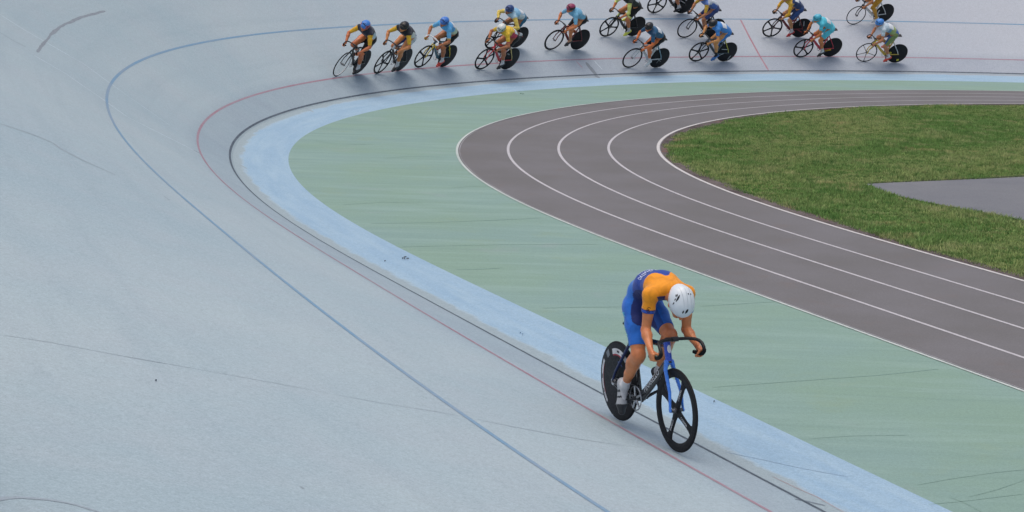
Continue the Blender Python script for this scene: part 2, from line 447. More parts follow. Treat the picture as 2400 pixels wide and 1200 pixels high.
strip('crack', [(0, 290), (40, 303), (90, 320), (130, 338)], .05, Mdk, 'bank')
strip('crack', [(126, 336), (145, 350), (190, 374), (230, 392), (270, 410)], .045, Mdk, 'bank')
strip('crack', [(0, 76), (30, 95), (60, 110)], .04, Mdk, 'bank')
strip('crack', [(0, 785), (120, 803), (250, 828), (420, 858), (600, 890), (760, 920), (900, 946), (1040, 968), (1200, 1000), (1360, 1030), (1500, 1050)], .006, mat_line('hairline', '#929FA8', '#9AA8B1', .4, .7), 'bank', jit=.6)
strip('sealed_crack', [(-60, 1176), (0, 1170), (30, 1165), (75, 1168), (115, 1171), (170, 1181), (230, 1199), (300, 1222)], .035, mat_line('old_sealant', '#909DA7', '#98A6B0', .3, .65), 'bank', jit=.6)
strip('scratch', [(0, 34), (60, 72), (130, 112), (200, 152), (262, 198), (330, 246), (400, 295)], .016, Mpale, 'bank')
strip('scratch', [(80, 130), (150, 170), (230, 225), (300, 275), (380, 315), (440, 345), (470, 364)], .022, Mpale, 'bank')
strip('sprint_start_line', [(1735, 45), (1757, 88), (1780, 130), (1801, 165)], .035, Mrs, 'bank', jit=.05)
strip('skid_mark', [(1373, 146), (1384, 160), (1394, 173), (1403, 183)], .07, mat_line('skid_rubber', '#79828A', '#8A949C', .1, .4), 'bank')
strip('seam', [(1350, 143), (1366, 160)], .016, Mrs, 'bank'); strip('seam', [(1392, 142), (1412, 163)], .010, Mpale, 'bank')
strip('scratch', [(715, 250), (735, 263)], .05, Mdk, 'bank'); strip('scratch', [(1200, 186), (1214, 195)], .05, Mdk, 'bank'); 
strip('scratch', [(385, 460), (397, 470)], .03, Mdk, 'bank'); strip('scratch', [(453, 352), (470, 360)], .03, Mseam, 'bank')
strip('crack', [(1700, 1060), (1790, 1078), (1880, 1098), (1990, 1118)], .012, Mbl, 'bank', jit=.6)
strip('scratch', [(1866, 1172), (1880, 1174), (1900, 1178), (1932, 1186)], .05, mat_line('skid_dark', '#5E6A76', '#8D98A2', .3, .6), 'bank', jit=.7)
strip('edge_seam', [(1810, 1117), (1860, 1141), (1915, 1165), (1975, 1199), (2060, 1240)], .012, mat_line('rust_seam', '#9B8B8E', '#A6AFB8', .3, .6), 'bank')
strip('crack', [(560, 385), (580, 396)], .03, Mdk, 'bank'); strip('crack', [(705, 1140), (712, 1146)], .02, Mdk, 'bank')
for q, w in (([(870, 524), (1010, 522), (1140, 517), (1270, 511)], .035), ([(900, 580), (1050, 576), (1200, 573), (1400, 573)], .04), ([(1070, 632), (1130, 631), (1175, 628)], .06),
             ([(1270, 722), (1330, 721), (1400, 720), (1460, 719)], .03), ([(1640, 718), (1700, 714), (1820, 707)], .035), ([(1670, 908), (1850, 894), (2050, 880), (2200, 865)], .03),
             ([(2150, 1137), (2220, 1124), (2330, 1108), (2420, 1099)], .014), ([(2270, 1165), (2330, 1150), (2400, 1126)], .016), ([(2150, 1185), (2260, 1175), (2400, 1158)], .012),
             ([(2225, 1165), (2260, 1178), (2310, 1205)], .014), ([(1900, 1028), (2000, 1022), (2130, 1020)], .012), ([(900, 372), (960, 366), (1040, 368)], .03), ([(1060, 441), (1110, 437), (1150, 436)], .03),
             ([(740, 330), (800, 340), (880, 338)], .03), ([(800, 480), (900, 474), (990, 476)], .03)):
    strip('surface_seam', q, w*.6, Mgrn)
def debris(px, size, label, shade, bankp=True, k=3):
    P0 = bank(*bank_at(*px)) if bankp else ground_at(*px)
    mb = MB()
    for i in range(k):
        c = P0 + np.array([rng.uniform(-1, 1)*size, rng.uniform(-1, 1)*size*1.4, .012+.006*i]); a = rng.uniform(0, PI); r = size*rng.uniform(.5, .9)
        ring = [c + np.array([math.cos(a+b)*r*(1 if j % 2 else .65), math.sin(a+b)*r*.6*(1 if j % 2 else .7), .012*math.sin(3*b)]) for j, b in enumerate(np.linspace(0, 2*PI, 9)[:-1])]
        mb.add([c+(0, 0, .012)] + ring, [(0, 1+j, 1+(j+1) % 8) for j in range(8)])
    tag(mb.build('debris', solid(shade, .8, .2), smooth=False), label, 'debris')
debris((950, 608), .035, 'larger clump of grey dry leaves lying on the light blue band', '#5C6670')
debris((906, 615), .02, 'small dark scrap lying on the light blue band near the grey leaves', '#2E3640', k=1)
debris((1675, 943), .016, 'tiny dark scrap on the light blue band right of the lone rider', '#39424C', k=1)
debris((1222, 785), .016, 'pale flat scrap on the light blue band left of the lone rider', '#7E97AE', k=2)
debris((362, 897), .010, 'tiny dark speck lying on the open grey banking at the left', '#59636C', k=1)
debris((1223, 221), .05, 'dark scrap on the far green apron below the white helmeted rider', '#5F7F74', False, 2)

strip('earth_or_shade_edge', [(2030, 431), (2080, 427.5), (2200, 422.5), (2320, 417.5), (2440, 411.5)], .075, mat_line('overhang_shade_lip', '#2E2F26', '#4A4C3C', .1, .4), 'flat', .009)  # dark strip painted as the shade under grass overhanging the path edge
# ------------------------------------------------------------------ bodies: implicit surfaces turned into one skin
class SDF:
    """smooth union of tapered limbs and ellipsoids, polygonised with surface nets"""
    def __init__(s): s.p = []
    def limb(s, a, b, ra, rb, k=.025, flat=None, cut=None):
        s.p.append(('l', np.array(a, float), np.array(b, float), ra, rb, k, flat, cut)); return s
    def chain(s, pts, rad, k=.025, flat=None):
        for i in range(len(pts)-1): s.limb(pts[i], pts[i+1], rad[i], rad[i+1], k, flat)
        return s
    def ell(s, c, R, r, k=.02, cut=None):
        """R rows = axes"""
        s.p.append(('e', np.array(c, float), np.array(R, float), np.array(r, float), None, k, None, cut)); return s
    def bounds(s):
        lo = np.full(3, 9.); hi = -lo
        for q in s.p:
            if q[0] == 'l':
                m = max(q[3], q[4])*(q[6][1] if q[6] else 1); lo = np.minimum(lo, np.minimum(q[1], q[2])-m); hi = np.maximum(hi, np.maximum(q[1], q[2])+m)
            else: lo = np.minimum(lo, q[1]-q[3].max()); hi = np.maximum(hi, q[1]+q[3].max())
        return lo, hi
    def mesh(s, h, carve=None, clip=None):
        lo, hi = s.bounds(); lo = lo - 2.5*h - .004; n = np.ceil((hi+2.5*h+.004-lo)/h).astype(int)+1
        F = np.full(n, .2, np.float32); ax = [lo[i]+h*np.arange(n[i]) for i in range(3)]
        for q in s.p:
            k = q[5]; pad = max(.05, k+2*h)
            if q[0] == 'l':
                m = max(q[3], q[4])*(q[6][1] if q[6] else 1)+pad; l_ = np.minimum(q[1], q[2])-m; h_ = np.maximum(q[1], q[2])+m
            else: l_ = q[1]-q[3].max()-pad; h_ = q[1]+q[3].max()+pad
            i0 = np.clip(np.floor((l_-lo)/h).astype(int), 0, n); i1 = np.clip(np.ceil((h_-lo)/h).astype(int)+1, 0, n)
            sl = tuple(slice(i0[i], i1[i]) for i in range(3))
            X = ax[0][sl[0]][:, None, None]; Y = ax[1][sl[1]][None, :, None]; Z = ax[2][sl[2]][None, None, :]
            D = s.ev(q, X, Y, Z).astype(np.float32); A = F[sl]
            t = np.clip(.5+.5*(A-D)/k, 0, 1); F[sl] = A*(1-t)+D*t-k*t*(1-t)
        X = ax[0][:, None, None]; Y = ax[1][None, :, None]; Z = ax[2][None, None, :]
        if carve is not None:
            for q in carve.p: F = np.maximum(F, -s.ev(q, X, Y, Z))
        if clip is not None:
            for c, nr in clip: F = np.maximum(F, (X-c[0])*nr[0]+(Y-c[1])*nr[1]+(Z-c[2])*nr[2])
        return nets(F, lo, h)
    @staticmethod
    def ev(q, X, Y, Z):
        if q[0] == 'l':
            a, b = q[1], q[2]; ba = b-a; L = ba@ba+1e-12
            px, py, pz = X-a[0], Y-a[1], Z-a[2]; t = np.clip((px*ba[0]+py*ba[1]+pz*ba[2])/L, 0, 1)
            dx, dy, dz = px-t*ba[0], py-t*ba[1], pz-t*ba[2]; d2 = dx*dx+dy*dy+dz*dz
            if q[6]:
                w = q[6][0]; c = dx*w[0]+dy*w[1]+dz*w[2]; d2 = d2-c*c+(c/q[6][1])**2
            d = np.sqrt(np.maximum(d2, 0))-(q[3]+(q[4]-q[3])*t)
        else:
            px, py, pz = X-q[1][0], Y-q[1][1], Z-q[1][2]; R, r = q[2], q[3]; e = 0; g = 0
            for i in range(3):
                u = px*R[i][0]+py*R[i][1]+pz*R[i][2]; e = e+(u/r[i])**2; g = g+(u/r[i]**2)**2
            e = np.sqrt(e); d = e*(e-1)/np.maximum(np.sqrt(g), 1e-6)
        if q[7]:
            for c, nr in q[7]: d = np.maximum(d, (X-c[0])*nr[0]+(Y-c[1])*nr[1]+(Z-c[2])*nr[2])
        return d
    def value(s, P):
        """field at points P (N,3)"""
        F = np.full(len(P), .3)
        for q in s.p:
            D = s.ev(q, P[:, 0], P[:, 1], P[:, 2]); k = q[5]; t = np.clip(.5+.5*(F-D)/k, 0, 1); F = F*(1-t)+D*t-k*t*(1-t)
        return F
    def project(s, P, off, it=6):
        P = np.array(P, float); e = 1e-3
        for _ in range(it):
            f = s.value(P); g = np.stack([s.value(P+np.eye(3)[i]*e)-f for i in range(3)], 1)/e
            g /= np.linalg.norm(g, axis=1)[:, None]+1e-9; P = P-g*(f-off)[:, None]
        return P
def nets(F, lo, h):
    ins = F < 0; n = F.shape
    c = np.zeros((n[0]-1, n[1]-1, n[2]-1), np.int8)
    for i in (0, 1):
        for j in (0, 1):
            for k in (0, 1): c += ins[i:n[0]-1+i, j:n[1]-1+j, k:n[2]-1+k]
    I = np.argwhere((c > 0) & (c < 8)); vid = np.full(c.shape, -1, np.int32); vid[tuple(I.T)] = np.arange(len(I))
    cor = np.array([(i, j, k) for i in (0, 1) for j in (0, 1) for k in (0, 1)])
    val = np.stack([F[tuple((I+o).T)] for o in cor], 1); acc = np.zeros((len(I), 3)); cnt = np.zeros(len(I))
    for a in range(8):
        for b in range(a+1, 8):
            if np.abs(cor[a]-cor[b]).sum() != 1: continue
            x = (val[:, a] < 0) != (val[:, b] < 0); t = val[:, a]/(val[:, a]-val[:, b]+1e-12)
            acc[x] += cor[a]+t[x, None]*(cor[b]-cor[a]); cnt[x] += 1
    V = lo+h*(I+acc/np.maximum(cnt, 1)[:, None]); Q = []
    for ax_ in range(3):
        o = [np.array(v) for v in np.eye(3, dtype=int)]; u, v = o[(ax_+1) % 3], o[(ax_+2) % 3]
        s0 = [slice(1, n[i]-1) for i in range(3)]; s0[ax_] = slice(0, n[ax_]-1); s1 = list(s0); s1[ax_] = slice(1, n[ax_])
        A, B = ins[tuple(s0)], ins[tuple(s1)]; off = np.array([x.start for x in s0])
        for flip, m in ((False, A & ~B), (True, ~A & B)):
            E = np.argwhere(m)+off
            if not len(E): continue
            q = np.stack([vid[tuple(E.T)], vid[tuple((E-u).T)], vid[tuple((E-u-v).T)], vid[tuple((E-v).T)]], 1)
            Q.append(q if not flip else q[:, ::-1])
    return V, np.concatenate(Q)[:, ::-1]
def nrm(v): v = np.array(v, float); return v/(np.linalg.norm(v)+1e-12)
def ik(a, c, l1, l2, pole):
    a, c = np.array(a, float), np.array(c, float); d = c-a; L = np.linalg.norm(d); u = d/L; L = min(L, (l1+l2)*.998)
    x = (l1*l1-l2*l2+L*L)/(2*L); y = math.sqrt(max(0, l1*l1-x*x)); p = np.array(pole, float); p = p-u*(p@u)
    return a+u*x+nrm(p)*y

def text_verts(txt, size, shear=0.):
    cu = bpy.data.curves.new('lettering', 'FONT'); cu.body = txt; cu.size = size; cu.align_x = 'CENTER'; cu.align_y = 'CENTER'; cu.shear = shear; cu.resolution_u = 3
    o = bpy.data.objects.new('lettering', cu); COL.objects.link(o); dg = bpy.context.evaluated_depsgraph_get()
    me = o.evaluated_get(dg).to_mesh(); V = np.array([v.co[:2] for v in me.vertices]); F = [tuple(p.vertices) for p in me.polygons]
    import bmesh
    bm = bmesh.new(); bm.from_mesh(me); bmesh.ops.triangulate(bm, faces=bm.faces)
    for _ in range(4):
        es = [e_ for e_ in bm.edges if e_.calc_length() > size*.13]
        if not es: break
        bmesh.ops.subdivide_edges(bm, edges=es, cuts=1); bmesh.ops.triangulate(bm, faces=[f_ for f_ in bm.faces if len(f_.verts) > 3])
    V = np.array([v_.co[:2] for v_ in bm.verts]); bm.verts.index_update(); F = [tuple(v_.index for v_ in f_.verts) for f_ in bm.faces]; bm.free()
    o.evaluated_get(dg).to_mesh_clear(); bpy.data.objects.remove(o); bpy.data.curves.remove(cu)
    return V, F
def letters(name, txt, size, fn, m, parent, shear=0., bold=0.):
    V, F = text_verts(txt, size, shear); mb = MB(); mb.add([fn(v) for v in V], F)
    return mb.build(name, m, parent, smooth=False)

# ------------------------------------------------------------------ bicycles
WB, WR = .489, .335
BB = np.array([-.115, 0, .287])
BLK = '#17191D'
def wheel_front(root, kind, rimc, depth, colr=BLK):
    c = (WB, 0, WR); ri = .318; rin = ri-depth
    M = solid(rimc, .55, .22)
    mb = MB(); mb.lathe([(ri, -.010), (ri-.012, -.0115), ((ri+rin)/2, -.012), (rin+.008, -.008), (rin, 0), (rin+.008, .008), ((ri+rin)/2, .012), (ri-.012, .0115), (ri, .010)], c, 56, True)
    w = mb.build('front_wheel', M, root)
    MB().lathe([(.3165+.0115*math.cos(a), .0115*math.sin(a)) for a in np.linspace(0, 2*PI, 11)[:-1]], (WB, 0, WR), 64, True).build('tyre', solid('#1C1D20', .8, .25), w)
    MB().lathe([(.004, -.05), (.014, -.048), (.016, -.03), (.024, -.022), (.024, .022), (.016, .03), (.014, .048), (.004, .05)], c, 20).build('hub', solid('#5A5D62', .3, .5, .6), w)
    mb = MB()
    if kind[0] == 'blade':
        for a in kind[1]:
            d = np.array([math.cos(a), 0, math.sin(a)]); pt = np.array(c)
            r0, r1 = .018, rin+.006; wd = kind[2]
            tan = (-d[2], 0, d[0])
            us = [0, .25, .6, .85, 1]; ws = [1.35, 1.0, .85, 1.0, 1.45]
            path = [pt+d*(r0+(r1-r0)*u) for u in us]
            P = []
            nn = 12
            for i, (q, wv) in enumerate(zip(path, ws)):
                for k in range(nn):
                    b = 2*PI*k/nn; P.append(q+np.array(tan)*math.cos(b)*wd/2*wv+np.array([0, 1, 0])*math.sin(b)*.0085)
            F = [(i*nn+k, i*nn+(k+1) % nn, (i+1)*nn+(k+1) % nn, (i+1)*nn+k) for i in range(4) for k in range(nn)]
            mb.add(P, F)
        mb.build('spokes', M, w)
    else:
        for i in range(20):
            a = 2*PI*i/20; b = a+(.5 if i % 2 else -.5)
            mb.tube([(WB+.02*math.cos(b), .02*(-1)**(i//2), WR+.02*math.sin(b)), (WB+rin*math.cos(a), 0, WR+rin*math.sin(a))], .0010, 4, cap=False)
        mb.build('spokes', solid('#8A8D92', .35, .5, .7), w)
    return w
def disc_y(r, side): return side*(.0125+.020*(1-min(r, .31)/.31))
def disc_pt(r, a, side, off=.0022):
    return (-WB+r*math.cos(a), disc_y(r, side)+side*off, WR+r*math.sin(a))
def disc_patch(mb, r0, r1, a0, a1, side, nr=4, na=16, off=.0022):
    v = []; 
    for i in range(nr+1):
        for j in range(na+1): v.append(disc_pt(r0+(r1-r0)*i/nr, a0+(a1-a0)*j/na, side, off))
    mb.add(v, [(i*(na+1)+j, i*(na+1)+j+1, (i+1)*(na+1)+j+1, (i+1)*(na+1)+j) for i in range(nr) for j in range(na)])
def disc_bar(mb, p, q, w, side, n=8):
    """straight printed bar between disc-plane points"""
    p, q = np.array(p), np.array(q); d = q-p; nn = np.array([-d[1], d[0]])/np.linalg.norm(d)*w/2; v = []
    for i in range(n+1):
        for s_ in (-1, 1):
            x, z = p+d*i/n+nn*s_; r = math.hypot(x, z); v.append((-WB+x, disc_y(r, side)+side*.0022, WR+z))
    mb.add(v, [(2*i, 2*i+1, 2*i+3, 2*i+2) for i in range(n)])
def wheel_rear(root, colr=BLK, marks=()):
    prof = [(.005, .036), (.03, .033), (.1, .0265), (.2, .020), (.31, .0125), (.319, .0095)]
    full = [(r, -y) for r, y in prof] + [(r, y) for r, y in prof[::-1]]
    w = MB().lathe(full, (-WB, 0, WR), 64).build('disc_wheel', solid(colr, .55, .22), root)
    MB().lathe([(.3165+.0115*math.cos(a), .0115*math.sin(a)) for a in np.linspace(0, 2*PI, 11)[:-1]], (-WB, 0, WR), 64, True).build('tyre', solid('#1C1D20', .8, .25), w)
    MB().lathe([(.003, -.062), (.011, -.06), (.012, .06), (.003, .062)], (-WB, 0, WR), 16).build('axle', solid('#77797D', .3, .5, .7), w)
    for k in marks:
        for m in k[1]:
            mb = MB()
            if m[0][:3] == 'arc': disc_patch(mb, *m[1:5], m[5], off=.0022 if m[0] == 'arc' else .0038)
            else: disc_bar(mb, m[1], m[2], m[3], m[4])
            mb.build('printed_mark', solid(k[0], .55, .25), w, smooth=False)
    return w
def make_bike(label, group, O, M, sp):
    root = bpy.data.objects.new('track_bicycle', None); COL.objects.link(root)
    root.matrix_world = Matrix([[*(float(x) for x in M[i]), float(O[i])] for i in range(3)] + [[0, 0, 0, 1]])
    tag(root, label, 'bicycle', group)
    xs, zb, bw, bd = sp.get('xs', .40), sp.get('zb', .86), sp.get('bw', .19), sp.get('bd', .14)
    cf = math.radians(74); sa = np.array([-math.cos(cf), 0, math.sin(cf)])
    crown = np.array([.449, 0, .324])+sa*.372; top = crown+sa*sp.get('ht', .115)
    bbx = BB; Mf = solid(sp['frame'], .28, .5, coat=.5)
    st = np.array([-math.cos(math.radians(75)), 0, math.sin(math.radians(75))])
    sj = bbx+st*.50; sadp = bbx+st*sp.get('sad', .685); spx = np.array([sp.get('sadx', 0), 0, 0])
    ra = np.array([-WB, 0, WR])
    mb = MB()
    tx = ((0, 1, 0), .62)
    mb.tube([bbx+(0.01, 0, .0), bbx*.6+crown*.4+(0, 0, -.004), crown+sa*.02], [.040, .038, .033], 16, ((0, 1, 0), .5))                 # down tube
    mb.tube([sj+st*-.015, top-sa*.03], [.021, .024], 12, tx)                                  # top tube
    mb.tube([bbx, sj+st*.02], [.026, .023], 12, tx)                                           # seat tube
    mb.tube([crown-sa*.004, top], [.025, .026], 14)                                           # head tube
    for s_ in (-1, 1):
        mb.tube([sj+np.array([0, s_*.016, -.02]), ra+np.array([.03, s_*.050, .09]), ra+np.array([0, s_*.058, .004])], [.013, .010, .009], 8)
        mb.tube([bbx+np.array([-.02, s_*.028, 0]), ra+np.array([.12, s_*.048, -.008]), ra+np.array([0, s_*.058, 0])], [.016, .013, .010], 8)
        mb.tube([ra+np.array([.012, s_*.058, .012]), ra+np.array([-.022, s_*.058, -.004])], [.016, .010], 8)
    mb.lathe([(.0, -.036), (.027, -.036), (.027, .036), (0, .036)], bbx, 18)
    fr = mb.build('frame', Mf, root)
    mb = MB(); ft = ((1, 0, 0), 1.5)
    for s_ in (-1, 1):
        mb.tube([crown+np.array([0, s_*.022, .012]), crown+np.array([.012, s_*.036, -.05]), np.array([.462, s_*.050, .47]), np.array([WB-.004, s_*.056, WR])], [.018, .015, .0115, .009], 10, ft)
        mb.lathe([(0, s_*.052), (.014, s_*.052), (.014, s_*.062), (0, s_*.062)], (WB, 0, WR), 12)
    mb.tube([crown+np.array([0, -.034, .004]), crown+np.array([0, .034, .004])], .021, 10)
    mb.build('fork', solid(sp.get('fork', sp['frame']), .25, .5, coat=.5), root)
    if sp.get('stay'):
        mb = MB()
        for s_ in (-1, 1): mb.tube([sj+np.array([0, s_*.019, -.03]), ra+np.array([.028, s_*.053, .09]), ra+np.array([0, s_*.061, .01])], [.0145, .0115, .0105], 8)
        mb.build('seat_stays', solid(sp['stay'], .35, .4), root)
    if sp.get('head'):
        MB().tube([crown+sa*.012, top+sa*.002], [.027, .028], 14).build('head_tube', solid(sp['head'], .28, .5, coat=.5), fr)
    # seatpost and saddle
    MB().tube([sj, sadp+spx-(0, 0, .02)], .0145, 10, ((1, 0, 0), 1.4)).build('seatpost', solid('#202226', .4), root)
    sadp = sadp+spx
    mb = MB(); prof = [(-.135, .066, .016), (-.12, .074, .02), (-.06, .066, .022), (0, .040, .021), (.07, .024, .018), (.125, .019, .015), (.14, .010, .010)]; v = []; nn = 14
    for x, wy, hz in prof:
        for k in range(nn):
            a = 2*PI*k/nn; v.append((sadp[0]+x, wy*math.cos(a), sadp[2]+.012+hz*math.sin(a)+.02*(abs(x)/.14)**2*.4))
    f = [(i*nn+k, i*nn+(k+1) % nn, (i+1)*nn+(k+1) % nn, (i+1)*nn+k) for i in range(len(prof)-1) for k in range(nn)] + [tuple(range(nn)), tuple((len(prof)-1)*nn+k for k in range(nn))[::-1]]
    mb.add(v, f); sd_ = mb.build('saddle', solid('#1B1C1F', .55), root)
    MB().tube([sadp+(-.10, -.03, .0), sadp+(-.02, -.022, -.03), sadp+(.06, -.018, 0)], .0035, 6).tube([sadp+(-.10, .03, .0), sadp+(-.02, .022, -.03), sadp+(.06, .018, 0)], .0035, 6).build('saddle_rails', solid('#9A9CA0', .3, .5, .8), sd_)
    # stem and bars
    bc = np.array([xs, 0, zb])
    mb = MB(); mb.tube([top, top+sa*.022], .0185, 12); mb.tube([top+sa*.014, bc+(-.004, 0, 0)], [.018, .0165], 12); mb.tube([bc+(0, -.026, 0), bc+(0, .026, 0)], .0205, 12)
    mb.build('stem', solid(sp.get('stem', '#222428'), .35, .45), root)
    half = [(0, 0, 0), (.002, .05, 0), (.016, .12, -.001), (.045, .168, -.006), (.088, .188, -.022), (.122, .192, -.055), (.128, .194, -.088), (.104, .196, -.118), (.058, .198, -.134), (.0, .199, -.139), (-.04, .2, -.141)]
    k_ = bw/.19; kd = bd/.14
    Lp = [bc+np.array([x, y*k_, z*kd]) for x, y, z in half]; Rp = [bc+np.array([x, -y*k_, z*kd]) for x, y, z in half]
    def fine(P):
        P = np.array(P); t = np.linspace(0, len(P)-1, 4*len(P)); i = np.clip(t.astype(int), 0, len(P)-2); u = (t-i)[:, None]
        g = np.gradient(P, axis=0); h00 = 2*u**3-3*u**2+1; h10 = u**3-2*u**2+u; h01 = -2*u**3+3*u**2; h11 = u**3-u**2
        return h00*P[i]+h10*g[i]+h01*P[i+1]+h11*g[i+1]
    path = list(fine(Rp)[::-1])+list(fine(Lp)[1:])
    hb = MB().tube(path, .0135, 10).build('handlebar', solid(sp.get('bar', '#17181B'), .5, .4), root)
    for P in (Lp, Rp):
        MB().tube([*fine(P)[24:]], .0158, 10).build('grip', solid(sp.get('grip', '#151619'), .75, .25), hb)
    # wheels
    wf = wheel_front(root, sp['wheel'], sp.get('rim', BLK), sp.get('depth', .03))
    if sp.get('innerrim'):
        mb = MB(); r = .318-sp.get('depth', .03); mb.lathe([(r+.004, -.0085), (r-.002, -.006), (r-.003, .006), (r+.004, .0085)], (WB, 0, WR), 56); mb.build('rim_face', solid(sp['innerrim'], .4, .5), wf)
    wr = wheel_rear(root, sp.get('disc', BLK), sp.get('marks', ()))
    # drive side: chainring, cranks, pedals, chain, cog
    ca = sp['crank']; ms = solid(sp.get('ring', '#A9ABAF'), .3, .5, .8); mk = solid(sp.get('crankc', '#2A2C30'), .35, .5)
    mb = MB(); mb.lathe([(.092, -.047), (.101, -.047), (.101, -.043), (.092, -.043)], bbx, 48, True)
    for i in range(5):
        a = ca+2*PI*i/5; mb.tube([bbx+(.02*math.cos(a), -.044, .02*math.sin(a)), bbx+(.095*math.cos(a), -.045, .095*math.sin(a))], [.011, .008], 6)
    cr = mb.build('chainring', ms, root)
    feet = {}
    for s_, a in ((1, ca), (-1, ca+PI)):
        d = np.array([math.cos(a), 0, math.sin(a)]); p0 = bbx+np.array([0, s_*.055, 0]); p1 = p0+d*.168+np.array([0, s_*.012, 0])
        MB().tube([p0-(0, s_*.018, 0), p0+(0, s_*.01, 0)], .017, 10).tube([p0, p1], [.0145, .011], 10).build('crank_arm', mk, cr)
        pc = p1+np.array([0, s_*.045, 0]); feet[s_] = pc
        MB().tube([p1, pc+(0, s_*.03, 0)], .006, 6).box(pc, (.062, .05, .014)).build('pedal', solid('#303237', .4, .5), cr)
    MB().lathe([(.006, -.062), (.029, -.062), (.031, -.046), (.029, -.043), (.006, -.043)], (-WB, 0, WR), 24).build('cog', ms, root)
    mb = MB()
    for z0, z1 in ((.1, .03), (-.1, -.03)):
        mb.tube([bbx+(-.005, -.045, z0), ra+(0, -.045, z1)], .0055, 6, ((0, 1, 0), .7))
    mb.build('chain', solid('#6E6F72', .4, .5, .7), root)
    sadtop = sadp+np.array([0, 0, .034])
    return root, dict(feet=feet, bc=bc, k=k_, kd=kd, sad=sadtop, crown=crown, top=top, wf=wf, wr=wr, fr=fr, sa=sa)

# ------------------------------------------------------------------ riders
def hand(sd, wrist, grip, bdir, out, side, r=.0092, k=.008):
    """palm, four bent fingers closing round the bar at `grip`, thumb leaving the side of the palm; out: where the back of the hand faces"""
    b = nrm(bdir); e1 = nrm(out-b*(np.dot(out, b))); e2 = np.cross(b, e1)
    w = np.array(wrist, float); toward = w-np.array(grip); 
    if e2@toward < 0: e2 = -e2        # e2: on the wrist's side, above the bar
    g = np.array(grip, float)
    kn = lambda t: g+b*t+e1*.024+e2*.020
    mid = kn(0.)
    sd.limb(w, w*.45+mid*.55, .026, .030, .02, (nrm(np.cross(b, mid-w)), .62))
    sd.limb(kn(-.028)*.6+w*.4+0*b, kn(-.028), .017, .014, .012); sd.limb(kn(.028)*.6+w*.4, kn(.028), .017, .014, .012)
    sd.limb(kn(-.028), kn(.028), .0135, .0135, .012)
    rad = .0165+r
    for i, (t, ln) in enumerate(((.030, .92), (.010, 1.0), (-.010, .96), (-.029, .80))):
        rr = r*(1, 1.03, .98, .86)[i]; pts = [kn(t)]
        for a in (5, -55, -115, -165*ln):
            a = math.radians(a); pts.append(g+b*t+(e1*math.cos(a)+e2*math.sin(a))*rad)
        for j in range(len(pts)-1): sd.limb(pts[j], pts[j+1], rr*(1-.05*j), rr*(1-.05*(j+1)), .004)
    tb = w*.45+kn(.030)*.55-e1*.012
    p = [tb, g+b*.046+e2*.026-e1*.004, g+b*.050-e1*.012+e2*.020, g+b*.040-e1*.026+e2*.006]
    for j, rr in enumerate((.0125, .0105, .0095)): sd.limb(p[j], p[j+1], rr, rr*.92, .006)
    return w*.45+mid*.55

